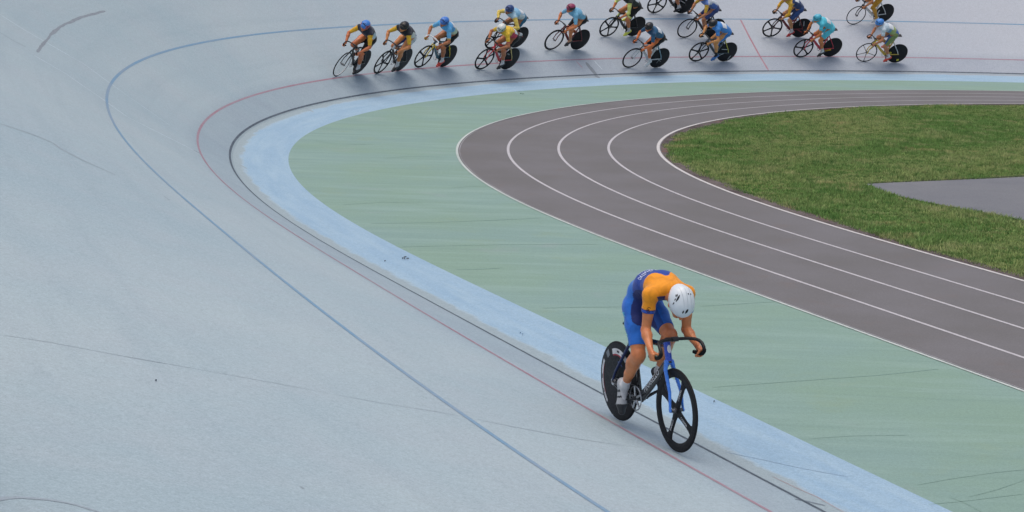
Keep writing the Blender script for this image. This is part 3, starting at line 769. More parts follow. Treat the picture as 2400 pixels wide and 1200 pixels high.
def make_rider(label, group, O, M, J, C, h, lead=False):
    """J: joints in the bicycle's frame; C: colours"""
    root_m = Matrix([[*(float(x) for x in M[i]), float(O[i])] for i in range(3)] + [[0, 0, 0, 1]])
    B = SDF(); y = np.array([0, 1., 0])
    sh = J['sh']; el_ = J['el']; wr = J['wr']; hip = J['hip']; kn = J['kn']; an = J['an']; ball = J['ball']
    sp = [np.array(p, float) for p in J['spine']]      # pelvis .. neck base
    across = nrm(sh[1]-sh[-1])
    SR = J.get('sr', [.108, .104, .108, .112, .085])
    fl = (across, J.get('wide', 1.32))
    def torso(s, e=0.):
        for i in range(len(sp)-1): s.limb(sp[i], sp[i+1], SR[i]+e, SR[i+1]+e, .05, fl)
        s.limb(hip[1]+(0, -.025, .01), hip[-1]+(0, .025, .01), .094+e, .094+e, .05)
        for q in (1, -1):
            s.limb(sp[-1]*.7+sp[-2]*.3, sh[q], .062+e, .058+e, .045)
            s.limb(sp[-2]*.75+sp[-1]*.25+across*q*.06, sh[q]*.6+sp[-2]*.4, .07+e, .06+e, .05)
            s.limb(hip[q]+(-.055, -q*.015, .02), hip[q]+(-.04, 0, -.015), .078+e, .074+e, .045)   # seat
    def uparm(s, q, f, e=0., cut=False):
        a, b = sh[q], el_[q]; d = b-a; c = a+d*f; ud_ = nrm(d); bk_ = nrm(np.cross(ud_, across)); bk_ = bk_ if bk_[0] < 0 else -bk_
        s.limb(a, a+d*.42, .054+e, .046+e, .03, None, [(c, nrm(d))] if cut else None)
        s.limb(a+d*.42, b, .046+e, .036+e, .02, None, [(c, nrm(d))] if cut else None)
        if not cut: s.limb(a+d*.30-bk_*.016, a+d*.62-bk_*.012, .032+e, .030+e, .02); s.limb(a+d*.22+bk_*.018, a+d*.6+bk_*.014, .033+e, .026+e, .02); s.ell(b+bk_*.016, np.eye(3), (.026+e,)*3, .02)
    def forearm(s, q, f=1., e=0., cut=False):
        a, b = el_[q], wr[q]; d = b-a; m = a+d*.28; c = a+d*f; k = [(c, nrm(d))] if cut else None
        ou_ = nrm(np.cross(d, across)*.3+np.array([0, q*1., 0])); s.limb(a+d*.08+ou_*.010, a+d*.36+ou_*.010, .026+e, .026+e, .02, None, k)
        s.limb(a, m, .036+e, .040+e, .02, None, k); s.limb(m, b, .040+e, .0245+e, .02, None, k)
    def thigh(s, q, f, e=0., cut=False):
        a, b = hip[q], kn[q]; d = b-a; m = a+d*.35; c = a+d*f; k = [(c, nrm(d))] if cut else None
        s.limb(a, m, .092+e, .086+e, .04, None, k); s.limb(m, a+d*.93, .086+e, .058+e, .03, None, k)
    def lower(s, q, e=0., f0=0., f1=1.):
        a, b = kn[q], an[q]; d = b-a; fwd = nrm(np.cross(y, d)); 
        if fwd[0] < 0: fwd = -fwd
        m = a+d*.30-fwd*.018; k = []
        if f0 > 0: k.append((a+d*f0, -nrm(d)))
        if f1 < 1: k.append((a+d*f1, nrm(d)))
        k = k or None
        if f0 == 0:
            s.ell(a+fwd*.034+d*.02, np.eye(3), (.030+e,)*3, .022); s.limb(a+fwd*.02+d*.10, a+d*.55+fwd*.016, .030+e, .022+e, .02, None, k)
            for w_ in (-1, 1): s.limb(a+d*.16-fwd*.026+y*w_*.024, a+d*.40-fwd*.024+y*w_*.018, .030+e, .026+e, .016, None, k)
        s.limb(a+fwd*.006, a+d*.06+fwd*.006, .053+e, .051+e, .025, None, k)
        s.limb(a, m, .050+e, .053+e, .03, None, k); s.limb(m, a+d*.62-fwd*.008, .053+e, .040+e, .03, None, k); s.limb(a+d*.62-fwd*.008, b, .040+e, .032+e, .025, None, k)
    def foot(s, q, e=0.):
        a, c = an[q], ball[q]; d = nrm(c-a); dn = nrm(J['sole'][q]); fw = nrm(J['toe'][q])
        heel = a+dn*.048-fw*.038; toe = c+fw*.062+dn*.004
        s.limb(a, heel+fw*.02, .034+e, .032+e, .02, None); s.limb(heel, c, .030+e, .034+e, .025, (np.cross(fw, dn), 1.1)); s.limb(c, toe, .034+e, .024+e, .02, (np.cross(fw, dn), 1.15))
        s.limb(a, c, .032+e, .028+e, .025)
    torso(B)
    hc, fd, ud = J['head'], nrm(J['fd']), None
    ud = nrm(J['ud']-fd*np.dot(J['ud'], fd)); ld = np.cross(ud, fd); R3 = [fd, ld, ud]
    B.limb(sp[-1], hc-ud*.055-fd*.02, .060, .052, .03)
    B.ell(hc, R3, (.098, .077, .098), .02)
    H_ = lambda f, l, u: hc+fd*f+ld*l+ud*u
    B.limb(H_(.045, 0, -.045), H_(.062, 0, -.092), .055, .030, .025, (ld, 1.1))     # jaw
    B.limb(H_(.088, 0, -.002), H_(.112, 0, -.038), .010, .0135, .010)               # nose
    B.limb(H_(.080, -.032, .012), H_(.080, .032, .012), .013, .013, .014)           # brow
    B.limb(H_(.092, -.016, -.066), H_(.092, .016, -.066), .0075, .0075, .006); B.limb(H_(.090, -.014, -.078), H_(.090, .014, -.078), .0075, .0075, .006)
    for q in (1, -1): B.ell(H_(-.005, q*.080, -.025), R3, (.022, .009, .032), .006)
    gl = {}
    for q in (1, -1):
        uparm(B, q, 1.); forearm(B, q)
        gl[q] = hand(B, wr[q], J['grip'][q], J['bdir'][q], np.array(J['out'][q]), q, .0092 if h < .007 else .0105)
        thigh(B, q, 1.); lower(B, q); foot(B, q, -.004)
    V, F = B.mesh(h)
    skin = np.minimum(np.array(lin(C.get('skin', '#B9805F')))*np.array([1.2, 1.16, 1.10]), .9)
    cc = np.tile(skin, (len(V), 1))
    for q in (1, -1):      # redder knees, elbows and knuckles, paler upper arms
        for P_, r_ in ((kn[q], .085), (el_[q], .06), (gl[q], .07)): cc *= 1-np.clip(1-np.linalg.norm(V-P_, axis=1)/r_, 0, 1)[:, None]*np.array([.04, .22, .26])
    # lips, brows and eye sockets read slightly darker
    L_ = np.stack([(V-hc)@fd, (V-hc)@ld, (V-hc)@ud], 1)
    lip = (L_[:, 0] > .085) & (abs(L_[:, 1]) < .026) & (L_[:, 2] < -.060) & (L_[:, 2] > -.084); cc[lip] *= (.8, .5, .5)
    eye = (L_[:, 0] > .06) & (abs(abs(L_[:, 1])-.033) < .016) & (abs(L_[:, 2]+.012) < .013); cc[eye] *= .35
    body = np_mesh('person', V, F, vcol('skin'), col=cc); body.matrix_world = root_m
    tag(body, label, 'person', group)
    part = lambda name, V, F, m, c: np_mesh(name, V, F, m, body, col=c)
    # clothing
    J3 = SDF(); slv = C.get('sleeve', .62)
    torso(J3, .005)
    clipneck = [(sp[-1]+nrm(sp[-1]-sp[-2])*.035, nrm(nrm(sp[-1]-sp[-2])+.3*np.array([0, 0, 1.])))]
    J3.limb(sp[-1]-nrm(sp[-1]-sp[-2])*.02, sp[-1]+nrm(sp[-1]-sp[-2])*.03, .066, .060, .03)
    for q in (1, -1):
        uparm(J3, q, min(slv, 1), .0055, slv < 1)
        if slv > 1: forearm(J3, q, slv-1, .0055, True)
    S3 = SDF(); lg = C.get('leg', .86)
    if lead:
        for q in (1, -1): thigh(J3, q, lg, .0055, True)
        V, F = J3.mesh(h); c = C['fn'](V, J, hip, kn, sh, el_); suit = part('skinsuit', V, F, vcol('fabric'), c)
        out_j = J3
    else:
        waist = sp[0]*.62+sp[1]*.38; wn = nrm(sp[1]-sp[0])
        Jm = J3; V, F = Jm.mesh(h, clip=[(waist, -wn)])
        out_j = J3
        t = (V-sp[0])@nrm(sp[-1]-sp[0])/np.linalg.norm(sp[-1]-sp[0])
        c = np.tile(lin(C['jersey']), (len(V), 1))
        lat = (V-sp[1])@across; dorsal = np.cross(across, nrm(sp[-1]-sp[0])); 
        if dorsal[2] < 0: dorsal = -dorsal
        dd = (V-sp[1])@dorsal-np.interp(t, [0, .5, 1], [0, ((sp[2]-sp[1])@dorsal), ((sp[-1]-sp[1])@dorsal)])
        if 'back' in C: c[(dd > .0) & (t < .95)] = lin(C['back'])
        if 'side' in C: c[(abs(lat) > .095) & (t < .62) & (dd < .06)] = lin(C['side'])
        if 'low' in C: c[t < .45] = lin(C['low'])
        if 'yoke' in C: c[(t > .72) & ((dd < .03) | (t > .93))] = lin(C['yoke'])
        ds = np.minimum(*[np.linalg.norm(np.cross(V-sh[q], nrm(el_[q]-sh[q])), axis=1)+10*(((V-sh[q])@nrm(el_[q]-sh[q])) < -.03) for q in (1, -1)])
        ar = np.minimum(*[SDF().limb(sh[q], el_[q], .052, .04).limb(el_[q], wr[q], .044, .03).value(V) for q in (1, -1)]) < .016
        if 'arm' in C: c[ar] = lin(C['arm'])
        if 'cuff' in C:
            e_ = np.minimum(*[np.linalg.norm(V-el_[q], axis=1) for q in (1, -1)]); c[ar & (e_ < C.get('cuffd', .13))] = lin(C['cuff'])
        part('jersey', V, F, vcol('fabric'), c)
        # shorts
        S3.limb(sp[0], sp[1], SR[0]+.004, SR[1]+.004, .05, fl); S3.limb(hip[1]+(0, -.025, .01), hip[-1]+(0, .025, .01), .099, .099, .05)
        for q in (1, -1):
            S3.limb(hip[q]+(-.055, -q*.015, .02), hip[q]+(-.04, 0, -.015), .083, .079, .045); thigh(S3, q, lg, .0055, True)
            if lg >= 1: lower(S3, q, .005, 0, lg-1 if lg < 2 else .9)
        wtop = sp[0]*.5+sp[1]*.5
        V, F = S3.mesh(h, clip=[(wtop, wn)])
        c = np.tile(lin(C['shorts']), (len(V), 1))
        if 'stripe' in C:
            o_ = np.maximum(*[np.where(q*(V-hip[q])[:, 1] > .055, 1, 0) for q in (1, -1)]); c[(o_ > 0)] = lin(C['stripe'])
        if 'hem' in C:
            k_ = np.minimum(*[abs(((V-hip[q])@nrm(kn[q]-hip[q]))/np.linalg.norm(kn[q]-hip[q])-lg)+9*(np.linalg.norm(V-(hip[q]+(kn[q]-hip[q])*lg), axis=1) > .22) for q in (1, -1)]); c[k_ < C.get('hemw', .14)] = lin(C['hem'])
        part('shorts', V, F, vcol('fabric'), c)
    for q in (1, -1):
        G = SDF(); lower(G, q, .004, C.get('sockh', .72), 1.)
        foot(G, q, .0005)
        V, F = G.mesh(min(h, .007)); c = np.tile(lin(C.get('sock', '#D9DADD')), (len(V), 1)); part('sock', V, F, vcol('fabric'), c)
        G = SDF(); foot(G, q, .003); ac = an[q]
        V, F = G.mesh(min(h, .006), clip=[(ac+J['sole'][q]*.012, -nrm(J['sole'][q]))])
        shoe = C['shoe'] if q == 1 or 'shoe2' not in C else C['shoe2']
        c = np.tile(lin(shoe), (len(V), 1)); sl = ((V-ball[q])@nrm(J['sole'][q])) > .022; c[sl] = lin('#1B1C1E')
        if lead and q == -1:
            st_ = ((V-an[q])@nrm(J['toe'][q])); c[((st_ > .030) & (st_ < .050)) | ((st_ > .082) & (st_ < .098)) | (st_ > .150)] = lin('#24262B'); c[(st_ > .105) & (st_ < .12) & (V[:, 1] > an[q][1]+.0)] = lin('#3A3C42')
        part('shoe', V, F, vcol('shell'), c)
        if 'glove' in C:
            G = SDF(); hand(G, wr[q], J['grip'][q], J['bdir'][q], np.array(J['out'][q]), q, .0125)
            V, F = G.mesh(h); part('glove', V, F, vcol('fabric'), np.tile(lin(C['glove']), (len(V), 1)))
    # helmet
    G = SDF(); kk = C.get('hl', .140); G.ell(H_(-.014, 0, .030), R3, (kk, .106, .100), .02)
    if lead: G.limb(H_(-.06, 0, .045), H_(-.10, 0, .015), .072, .05, .05)
    V_ = SDF()
    if not lead:
        for l in (-.056, -.019, .019, .056):
            for f0, f1 in ((.105, .03), (.01, -.07), (-.09, -.125)):
                V_.limb(H_(f0, l*.8, .125-abs(l)*.5-abs(f0)*.30), H_(f1, l, .125-abs(l)*.5-abs(f1)*.30), .0115, .0125)
        for l in (-.088, .088): V_.limb(H_(.07, l, .05), H_(-.07, l, .045), .010, .010)
    V, F = G.mesh(.0055, carve=V_ if not lead else None, clip=[(H_(0, 0, -.012), -nrm(ud*1.0+fd*.12)), (H_(-.10, 0, -.04), -nrm(ud+.5*fd))])
    c = np.tile(lin(C['helmet']), (len(V), 1))
    if not lead:
        u = np.stack([(V-H_(-.014, 0, .03))@fd/kk, (V-H_(-.014, 0, .03))@ld/.106, (V-H_(-.014, 0, .03))@ud/.1], 1); rr = np.linalg.norm(u, axis=1)
        if 'helmet2' in C: c[(abs(u[:, 1]) > .62) & (u[:, 2] < .45)] = lin(C['helmet2'])
        c[rr < .955] = lin('#15171B')
    hel = part('helmet', V, F, vcol('shell'), c)
    if C.get('glasses'):
        mb = MB(); v = []; na, nz = 16, 4
        for i in range(na+1):
            a = -1.15+2.3*i/na
            for j in range(nz):
                z = .012-.034*j/(nz-1)*(1-.35*abs(a)/1.15*0); v.append(H_(.004+.100*math.cos(a), .082*math.sin(a), z-.006))
        mb.add(v, [(i*nz+j, (i+1)*nz+j, (i+1)*nz+j+1, i*nz+j+1) for i in range(na) for j in range(nz-1)])
        mb.build('sunglasses', solid(C['glasses'], .12, .6), body)
    if C.get('number'):
        for (px_, lt, nm) in C['number']:
            mb = MB(); base = sp[0]+(sp[-1]-sp[0])*px_; dn = np.cross(across, nrm(sp[-1]-sp[0])); dn = dn if dn[2] > 0 else -dn; tn = nrm(sp[-1]-sp[0])
            ctr = base+dn*.13+across*lt; v = [ctr+tn*a*.085+across*b*.095-dn*abs(lt)*.4 for a in np.linspace(-1, 1, 7) for b in np.linspace(-1, 1, 7)]
            v = out_j.project(v, .004)
            mb.add(v, [(i*7+j, i*7+j+1, (i+1)*7+j+1, (i+1)*7+j) for i in range(6) for j in range(6)]); mb.build('race_number', solid('#CFD6DC', .7, .2), body)
    return body, out_j, dict(H=H_, kk=kk, G=G, fd=fd, ld=ld, ud=ud, B=B)

def rider_joints(bk, q):
    """seated racing pose from the bicycle's contact points; q: pose options"""
    J = {}
    hz = bk['sad'][2]+q.get('rise', .04); hx = bk['sad'][0]+q.get('hx', .14)
    hip = {1: np.array([hx, .088, hz]), -1: np.array([hx, -.088, hz])}
    lean = q.get('torso', 40); L = .50; a = math.radians(lean); lat = q.get('lat', 0.)
    pel = np.array([hx-.03, 0, hz+.045]); up = np.array([math.cos(a), lat, math.sin(a)])
    nb = pel+up*L*1.04; dn = np.array([-math.sin(a), 0, math.cos(a)]); r = q.get('round', .045)
    J['spine'] = [pel, pel+up*L*.30+dn*r*.8, pel+up*L*.58+dn*r*1.1, pel+up*L*.84+dn*r*.55, nb]
    sc = pel+up*L*.93-dn*.01; w = .165
    J['sh'] = {s: sc+np.array([.015, s*w, 0]) for s in (1, -1)}
    J['hip'] = hip
    bc, k, kd = bk['bc'], bk['k'], bk['kd']; gx = q.get('gx', .06)
    J['grip'] = {s: bc+np.array([gx, s*.198*k, -.133*kd]) for s in (1, -1)}
    J['bdir'] = {s: np.array([.95, 0, .25]) for s in (1, -1)}; J['out'] = {s: np.array([-.1, s*1., .25]) for s in (1, -1)}
    J['wr'] = {s: J['grip'][s]+np.array([-.050, s*.012, .055]) for s in (1, -1)}
    J['el'] = {s: ik(J['sh'][s], J['wr'][s], .29, .262, (-.35, s*1.0*q.get('flare', 1), -.2)) for s in (1, -1)}
    J['ball'] = {}; J['an'] = {}; J['sole'] = {}; J['toe'] = {}; J['kn'] = {}
    for s in (1, -1):
        p = bk['feet'][s]; ph = math.radians(24+14*math.sin(math.atan2(p[2]-BB[2], p[0]-BB[0])-.6)*-1)
        fw = np.array([math.cos(ph), s*.06, -math.sin(ph)]); dn_ = np.array([-math.sin(ph), 0, -math.cos(ph)])
        b = p-dn_*.042; J['ball'][s] = b; J['toe'][s] = nrm(fw); J['sole'][s] = nrm(dn_)
        J['an'][s] = b-fw*.125-dn_*.062
        J['kn'][s] = ik(hip[s], J['an'][s], .43, .435, (1, s*q.get('knee', .06), .15))
    J['head'] = nb+np.array([.085, lat*.1, .105])+np.array(q.get('hd', (0, random.uniform(-.02, .02), 0)))
    pt = math.radians(q.get('pitch', -12)); yw = math.radians(q.get('yaw', random.uniform(2, 20)))
    J['fd'] = np.array([math.cos(pt)*math.cos(yw), math.cos(pt)*math.sin(yw), math.sin(pt)]); J['ud'] = np.array([-math.sin(pt), 0, math.cos(pt)])
    return J
def place(fx, rx, lean):
    """frame of a bicycle whose front and rear tyres touch the bank at those (s, t); lean to its left, from upright"""
    A, Bp = bank(*fx), bank(*rx); f = nrm(A-Bp); up = np.array([0, 0, 1.]); l = nrm(np.cross(up, f)); up = np.cross(f, l)
    c, s = math.cos(lean), math.sin(lean); u2 = c*up+s*l; l2 = c*l-s*up; mid = (A+Bp)/2
    return mid, np.stack([f, l2, u2], 1)

# --- the lone rider in front
Of, Mf_ = place(bank_at(1581, 1058), bank_at(1453, 987), -.03)
LSC = 1.035
lead_spec = dict(frame='#14161B', fork='#3C7CDE', head='#2A4DB8', xs=.432, zb=.888, bw=.184, bd=.125, ht=.165, sad=.575, sadx=.075, wheel=('blade', [math.radians(a) for a in (66, 156, 246, 336)], .064), depth=.062,
    crank=math.radians(29), ring='#B9BBC0', disc='#1A1D22', stay='#1B2A55',
    marks=[('#BFC2C6', [('arc', .225, .270, math.radians(54), math.radians(114), -1), ('arc', .262, .292, math.radians(153), math.radians(230), -1), ('arc', .225, .270, math.radians(54), math.radians(114), 1)]),
           ('#8E3440', [('arc', .213, .2248, math.radians(72), math.radians(112), -1), ('arc', .254, .2616, math.radians(160), math.radians(215), -1)]),
           ('#3A4A7A', [('arc', .16, .172, math.radians(58), math.radians(86), -1)]), ('#33363C', [('arc2', .240, .254, math.radians(62), math.radians(74), -1), ('arc2', .240, .256, math.radians(84), math.radians(94), -1), ('arc2', .272, .284, math.radians(180), math.radians(188), -1), ('arc2', .270, .284, math.radians(205), math.radians(212), -1)]),
           ('#6E757C', [('arc', .236, .292, math.radians(127), math.radians(139), -1)])])
bk0, K0 = make_bike('black and blue bicycle with a four spoked front wheel, ridden alone on the near banking', None, Of, Mf_*LSC, lead_spec)
for k_ in ('bc',): K0[k_] = K0[k_]*LSC
LF = {q_: v_*LSC for q_, v_ in K0['feet'].items()}
Mlt = solid('#D5D8DC', .5, .3)
# lettering on the down tube, the wheel blades, the head tube badge
def on_downtube(side):
    a = BB+np.array([.01, 0, 0]); b = K0['crown']+K0['sa']*.02; d = nrm(b-a); n_ = nrm(np.cross(d, (0, 1, 0))); n_ = n_ if n_[2] > 0 else -n_; L = np.linalg.norm(b-a)
    def fn(v):
        x = v[0]*(-side); p = a+d*(L*.46+x)+n_*v[1]
        return p+np.array([0, side*(.5*math.sqrt(max((.040-.006*(.46+x/L))**2-v[1]**2, 1e-6))+.0022), 0])
    return fn
letters('lettering', 'PINARELLO', .062, on_downtube(-1), Mlt, K0['fr'])
letters('lettering', 'PINARELLO', .062, on_downtube(1), Mlt, K0['fr'])
def on_blade(ang, side, r0):
    d = np.array([math.cos(ang), 0, math.sin(ang)]); tn = np.array([-d[2], 0, d[0]])
    return lambda v: np.array([WB, 0, WR])+d*(r0+v[0])+tn*v[1]+np.array([0, side*.0102, 0])
for ang in (66, 246, 336): letters('lettering', 'CORIMA', .028, on_blade(math.radians(ang), -1, .145), Mlt, K0['wf'])
def badge():
    sa = K0['sa']; c = K0['crown']+sa*.105; f = np.array([sa[2], 0, -sa[0]]); v = []
    n_ = 18
    for i in range(n_):
        a = 2*PI*i/n_; y_ = .017*math.cos(a); v.append(c+sa*.032*math.sin(a)+np.array([0, y_, 0])+f*(math.sqrt(.0285**2-y_**2)+.0025))
    return MB().add([c+f*.031]+v, [(0, 1+i, 1+(i+1) % n_) for i in range(n_)]).build('badge', Mlt, K0['fr'])
badge()

def arr(d): return {k: np.array(v, float) for k, v in d.items()}
JL = dict(spine=[(-.152, .005, 1.085), (-.108, .010, 1.200), (.005, .013, 1.280), (.158, .02, 1.302), (.275, .028, 1.288)], sr=[.104, .100, .102, .106, .080], wide=1.25,
    sh=arr({-1: (.285, -.142, 1.262), 1: (.285, .19, 1.245)}), el=arr({-1: (.268, -.168, .972), 1: (.256, .208, .938)}),
    hip=arr({-1: (-.128, -.060, 1.06), 1: (-.128, .086, 1.065)}))
gx = .03
JL['grip'] = {s: K0['bc']+np.array([gx, s*.198*K0['k'], -.137*K0['kd']])*LSC for s in (1, -1)}
JL['bdir'] = arr({1: (.97, 0, .2), -1: (.97, 0, .2)}); JL['out'] = arr({1: (-.05, 1, .25), -1: (-.05, -1, .25)})
JL['wr'] = {s: JL['grip'][s]+np.array([-.050, s*.012, .060]) for s in (1, -1)}
fb = LF
JL['ball'] = {}; JL['an'] = {}; JL['sole'] = {}; JL['toe'] = {}; JL['kn'] = {}
for s, ph in ((1, 42), (-1, 74)):
    ph = math.radians(ph); fw = np.array([math.cos(ph), s*.10, -math.sin(ph)]); dn_ = np.array([-math.sin(ph), 0, -math.cos(ph)])
    b = fb[s]-dn_*.042; JL['ball'][s] = b; JL['toe'][s] = nrm(fw); JL['sole'][s] = nrm(dn_); JL['an'][s] = b-fw*(.128 if s == 1 else .150)-dn_*.06
    JL['kn'][s] = ik(JL['hip'][s], JL['an'][s], (.405, .395)[s == -1], (.43, .405)[s == -1], (1, s*(-.08 if s == 1 else .12), .15))
JL['head'] = np.array([.462, .032, 1.206]); JL['fd'] = np.array([.42, .0, -.9]); JL['ud'] = np.array([.9, 0, .42])
def lead_colour(V, J, hip, kn, sh, el_):
    blue, navy, dark, org, sky = (np.array(lin(x)) for x in ('#2A70CE', '#25459A', '#1E2C68', '#F09A20', '#3C8FD6'))
    c = np.tile(blue, (len(V), 1)); x, y_, z = V.T
    spn = J['spine']; px_ = [p[0] for p in spn]; zc = np.interp(x, px_, [p[2] for p in spn]); yc = np.interp(x, px_, [p[1] for p in spn])
    lat = abs(y_-yc); below = z < zc-.03
    legs = np.minimum(*[SDF().limb(hip[q], kn[q], .10, .066).value(V) for q in (1, -1)]) < .022
    bnd = .085+.10*np.exp(-((y_-yc)/.07)**2)          # orange yoke dips towards the spine
    up = ~((z < 1.15) & legs)
    c[(x > -.045) & up] = navy
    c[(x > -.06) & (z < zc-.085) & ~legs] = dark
    arm = np.minimum(*[SDF().limb(sh[q], el_[q], .056, .04).value(V) for q in (1, -1)]) < .013
    c[(x > bnd+.06) & (z > zc-.06)] = org
    c[arm] = org
    for q in (1, -1):
        f = ((V-sh[q])@(el_[q]-sh[q]))/((el_[q]-sh[q])@(el_[q]-sh[q])); a_ = SDF().limb(sh[q], el_[q], .056, .04).value(V) < .013
        c[a_ & (f > .40)] = dark; c[a_ & (f > .43) & (f < .50)] = np.array(lin('#3058B8'))
    for q in (1, -1):
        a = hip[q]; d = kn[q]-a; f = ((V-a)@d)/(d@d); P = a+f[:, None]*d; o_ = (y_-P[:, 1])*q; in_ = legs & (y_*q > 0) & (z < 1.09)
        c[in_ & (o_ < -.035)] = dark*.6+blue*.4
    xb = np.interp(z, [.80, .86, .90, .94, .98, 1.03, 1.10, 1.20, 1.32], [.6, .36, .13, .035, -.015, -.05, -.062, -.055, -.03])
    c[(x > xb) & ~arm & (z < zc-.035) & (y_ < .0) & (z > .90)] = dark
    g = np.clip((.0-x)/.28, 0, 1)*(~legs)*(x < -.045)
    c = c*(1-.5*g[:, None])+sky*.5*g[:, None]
    return c
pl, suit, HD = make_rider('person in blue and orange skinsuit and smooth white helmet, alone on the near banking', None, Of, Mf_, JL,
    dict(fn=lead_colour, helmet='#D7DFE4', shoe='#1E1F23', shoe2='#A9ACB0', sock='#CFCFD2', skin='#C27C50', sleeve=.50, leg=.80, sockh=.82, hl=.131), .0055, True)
# marks on the helmet
HC_ = HD['H'](-.014, 0, .030)
def helm_pt(l, f):
    u = math.sqrt(max(0, 1-(l/.106)**2-(f/HD['kk'])**2))*.1
    return HD['G'].project((HC_+HD['fd']*f+HD['ld']*l+HD['ud']*u)[None], .0018, 8)[0]
def slit(l0, f0, l1, f1, w, m, name='helmet_vent'):
    n_ = 8; v = []
    for i in range(n_+1):
        t = i/n_; l = l0+(l1-l0)*t; f = f0+(f1-f0)*t; ww = w*math.sin(PI*(.06+.88*t)); d = nrm([-(f1-f0), (l1-l0), 0])
        for s_ in (-1, 1): v.append(helm_pt(l+d[0]*ww/2*s_, f+d[1]*ww/2*s_))
    MB().add(v, [(2*i, 2*i+1, 2*i+3, 2*i+2) for i in range(n_)]).build(name, m, pl)
mv = solid('#15171B', .5, .3)
HM = []
for (l, f) in () and ((-.05, .1), (0, .1), (0, 0), (.05, 0), (-.05, 0), (0, -.1)): HM.append(((l, f), pix(Of+Mf_.T.T@helm_pt(l, f))[0]))
for a, b, w_ in (((.003, .082), (-.017, .110), .019), ((-.033, .088), (-.037, .107), .012), ((-.050, -.035), (-.083, .012), .012), ((.014, -.040), (.015, -.028), .011), ((.036, -.038), (.037, -.026), .011), ((.086, -.02), (.095, .012), .007)):
    slit(*a, *b, w_, mv)
for l_ in (-.034, .0, .034): slit(l_*.9, .075, l_, -.105, .0032, solid('#AEB7BD', .5, .3), 'helmet_seam')
for a, b in (((-.062, -.046), (-.070, -.024)), ((-.070, -.046), (-.076, -.024)), ((-.080, -.016), (-.088, .0)), ((-.092, .010), (-.098, .026))): slit(*a, *b, .006, mv, 'helmet_lettering')
# lettering on the back, thigh and sleeve
def on_suit(org_, ex, ey, off=.0035):
    o_, ex, ey = np.array(org_, float), nrm(ex), nrm(ey)
    return lambda V: suit.project(o_+V[:, :1]*ex+V[:, 1:]*ey, off, 8)
def suit_text(name, txt, size, org_, ex, ey, m, shear=.25):
    V, F = text_verts(txt, size, shear); P = on_suit(org_, ex, ey)(V); mb = MB(); mb.add(P, F); return mb.build(name, m, pl, smooth=False)
Mwt = solid('#C7D0EA', .6, .2)
suit_text('back_lettering', 'Kardulivo', .105, (.045, -.035, 1.44), (0, -1, .0), (1, 0, .1), Mwt)
suit_text('back_lettering', 'cycling team', .034, (-.018, -.05, 1.42), (0, -1, .0), (1, 0, .2), Mwt, 0)
thd = nrm(JL['kn'][-1]-JL['hip'][-1])
suit_text('thigh_lettering', 'Kardulivo', .075, JL['hip'][-1]+thd*.17+np.array([-.03, -.10, 0]), thd, np.cross(thd, (0, 1, 0)), solid('#58BFD6', .6, .2))
def horse_badge():
    c = JL['sh'][-1]*.60+JL['el'][-1]*.40; V = []
    n_ = 16; base = c+np.array([.06, -.03, 0]); ex = nrm([.5, .8, 0]); ey = nrm(JL['sh'][-1]-JL['el'][-1])
    mb = MB()
    ring = [np.array([math.cos(a)*r*.8, math.sin(a)*r]) for a in np.linspace(.6, 2*PI-.9, n_) for r in (.026, .022)]
    P = suit.project(np.array([base+p[0]*ex+p[1]*ey for p in ring]), .0035, 8); mb.add(P, [(2*i, 2*i+1, 2*i+3, 2*i+2) for i in range(n_-1)])
    bl = [np.array([x, z]) for x, z in ((-.012, .004), (-.004, .012), (.0, .002), (.012, -.012), (.008, -.018), (-.006, -.006))]
    P = suit.project(np.array([base+p[0]*ex+p[1]*ey for p in bl]), .0035, 8); mb.add(P, [(0, 1, 2, 5), (5, 2, 3, 4)])
    mb.build('sleeve_emblem', solid('#4A3420', .6, .2), pl, smooth=False)
horse_badge()

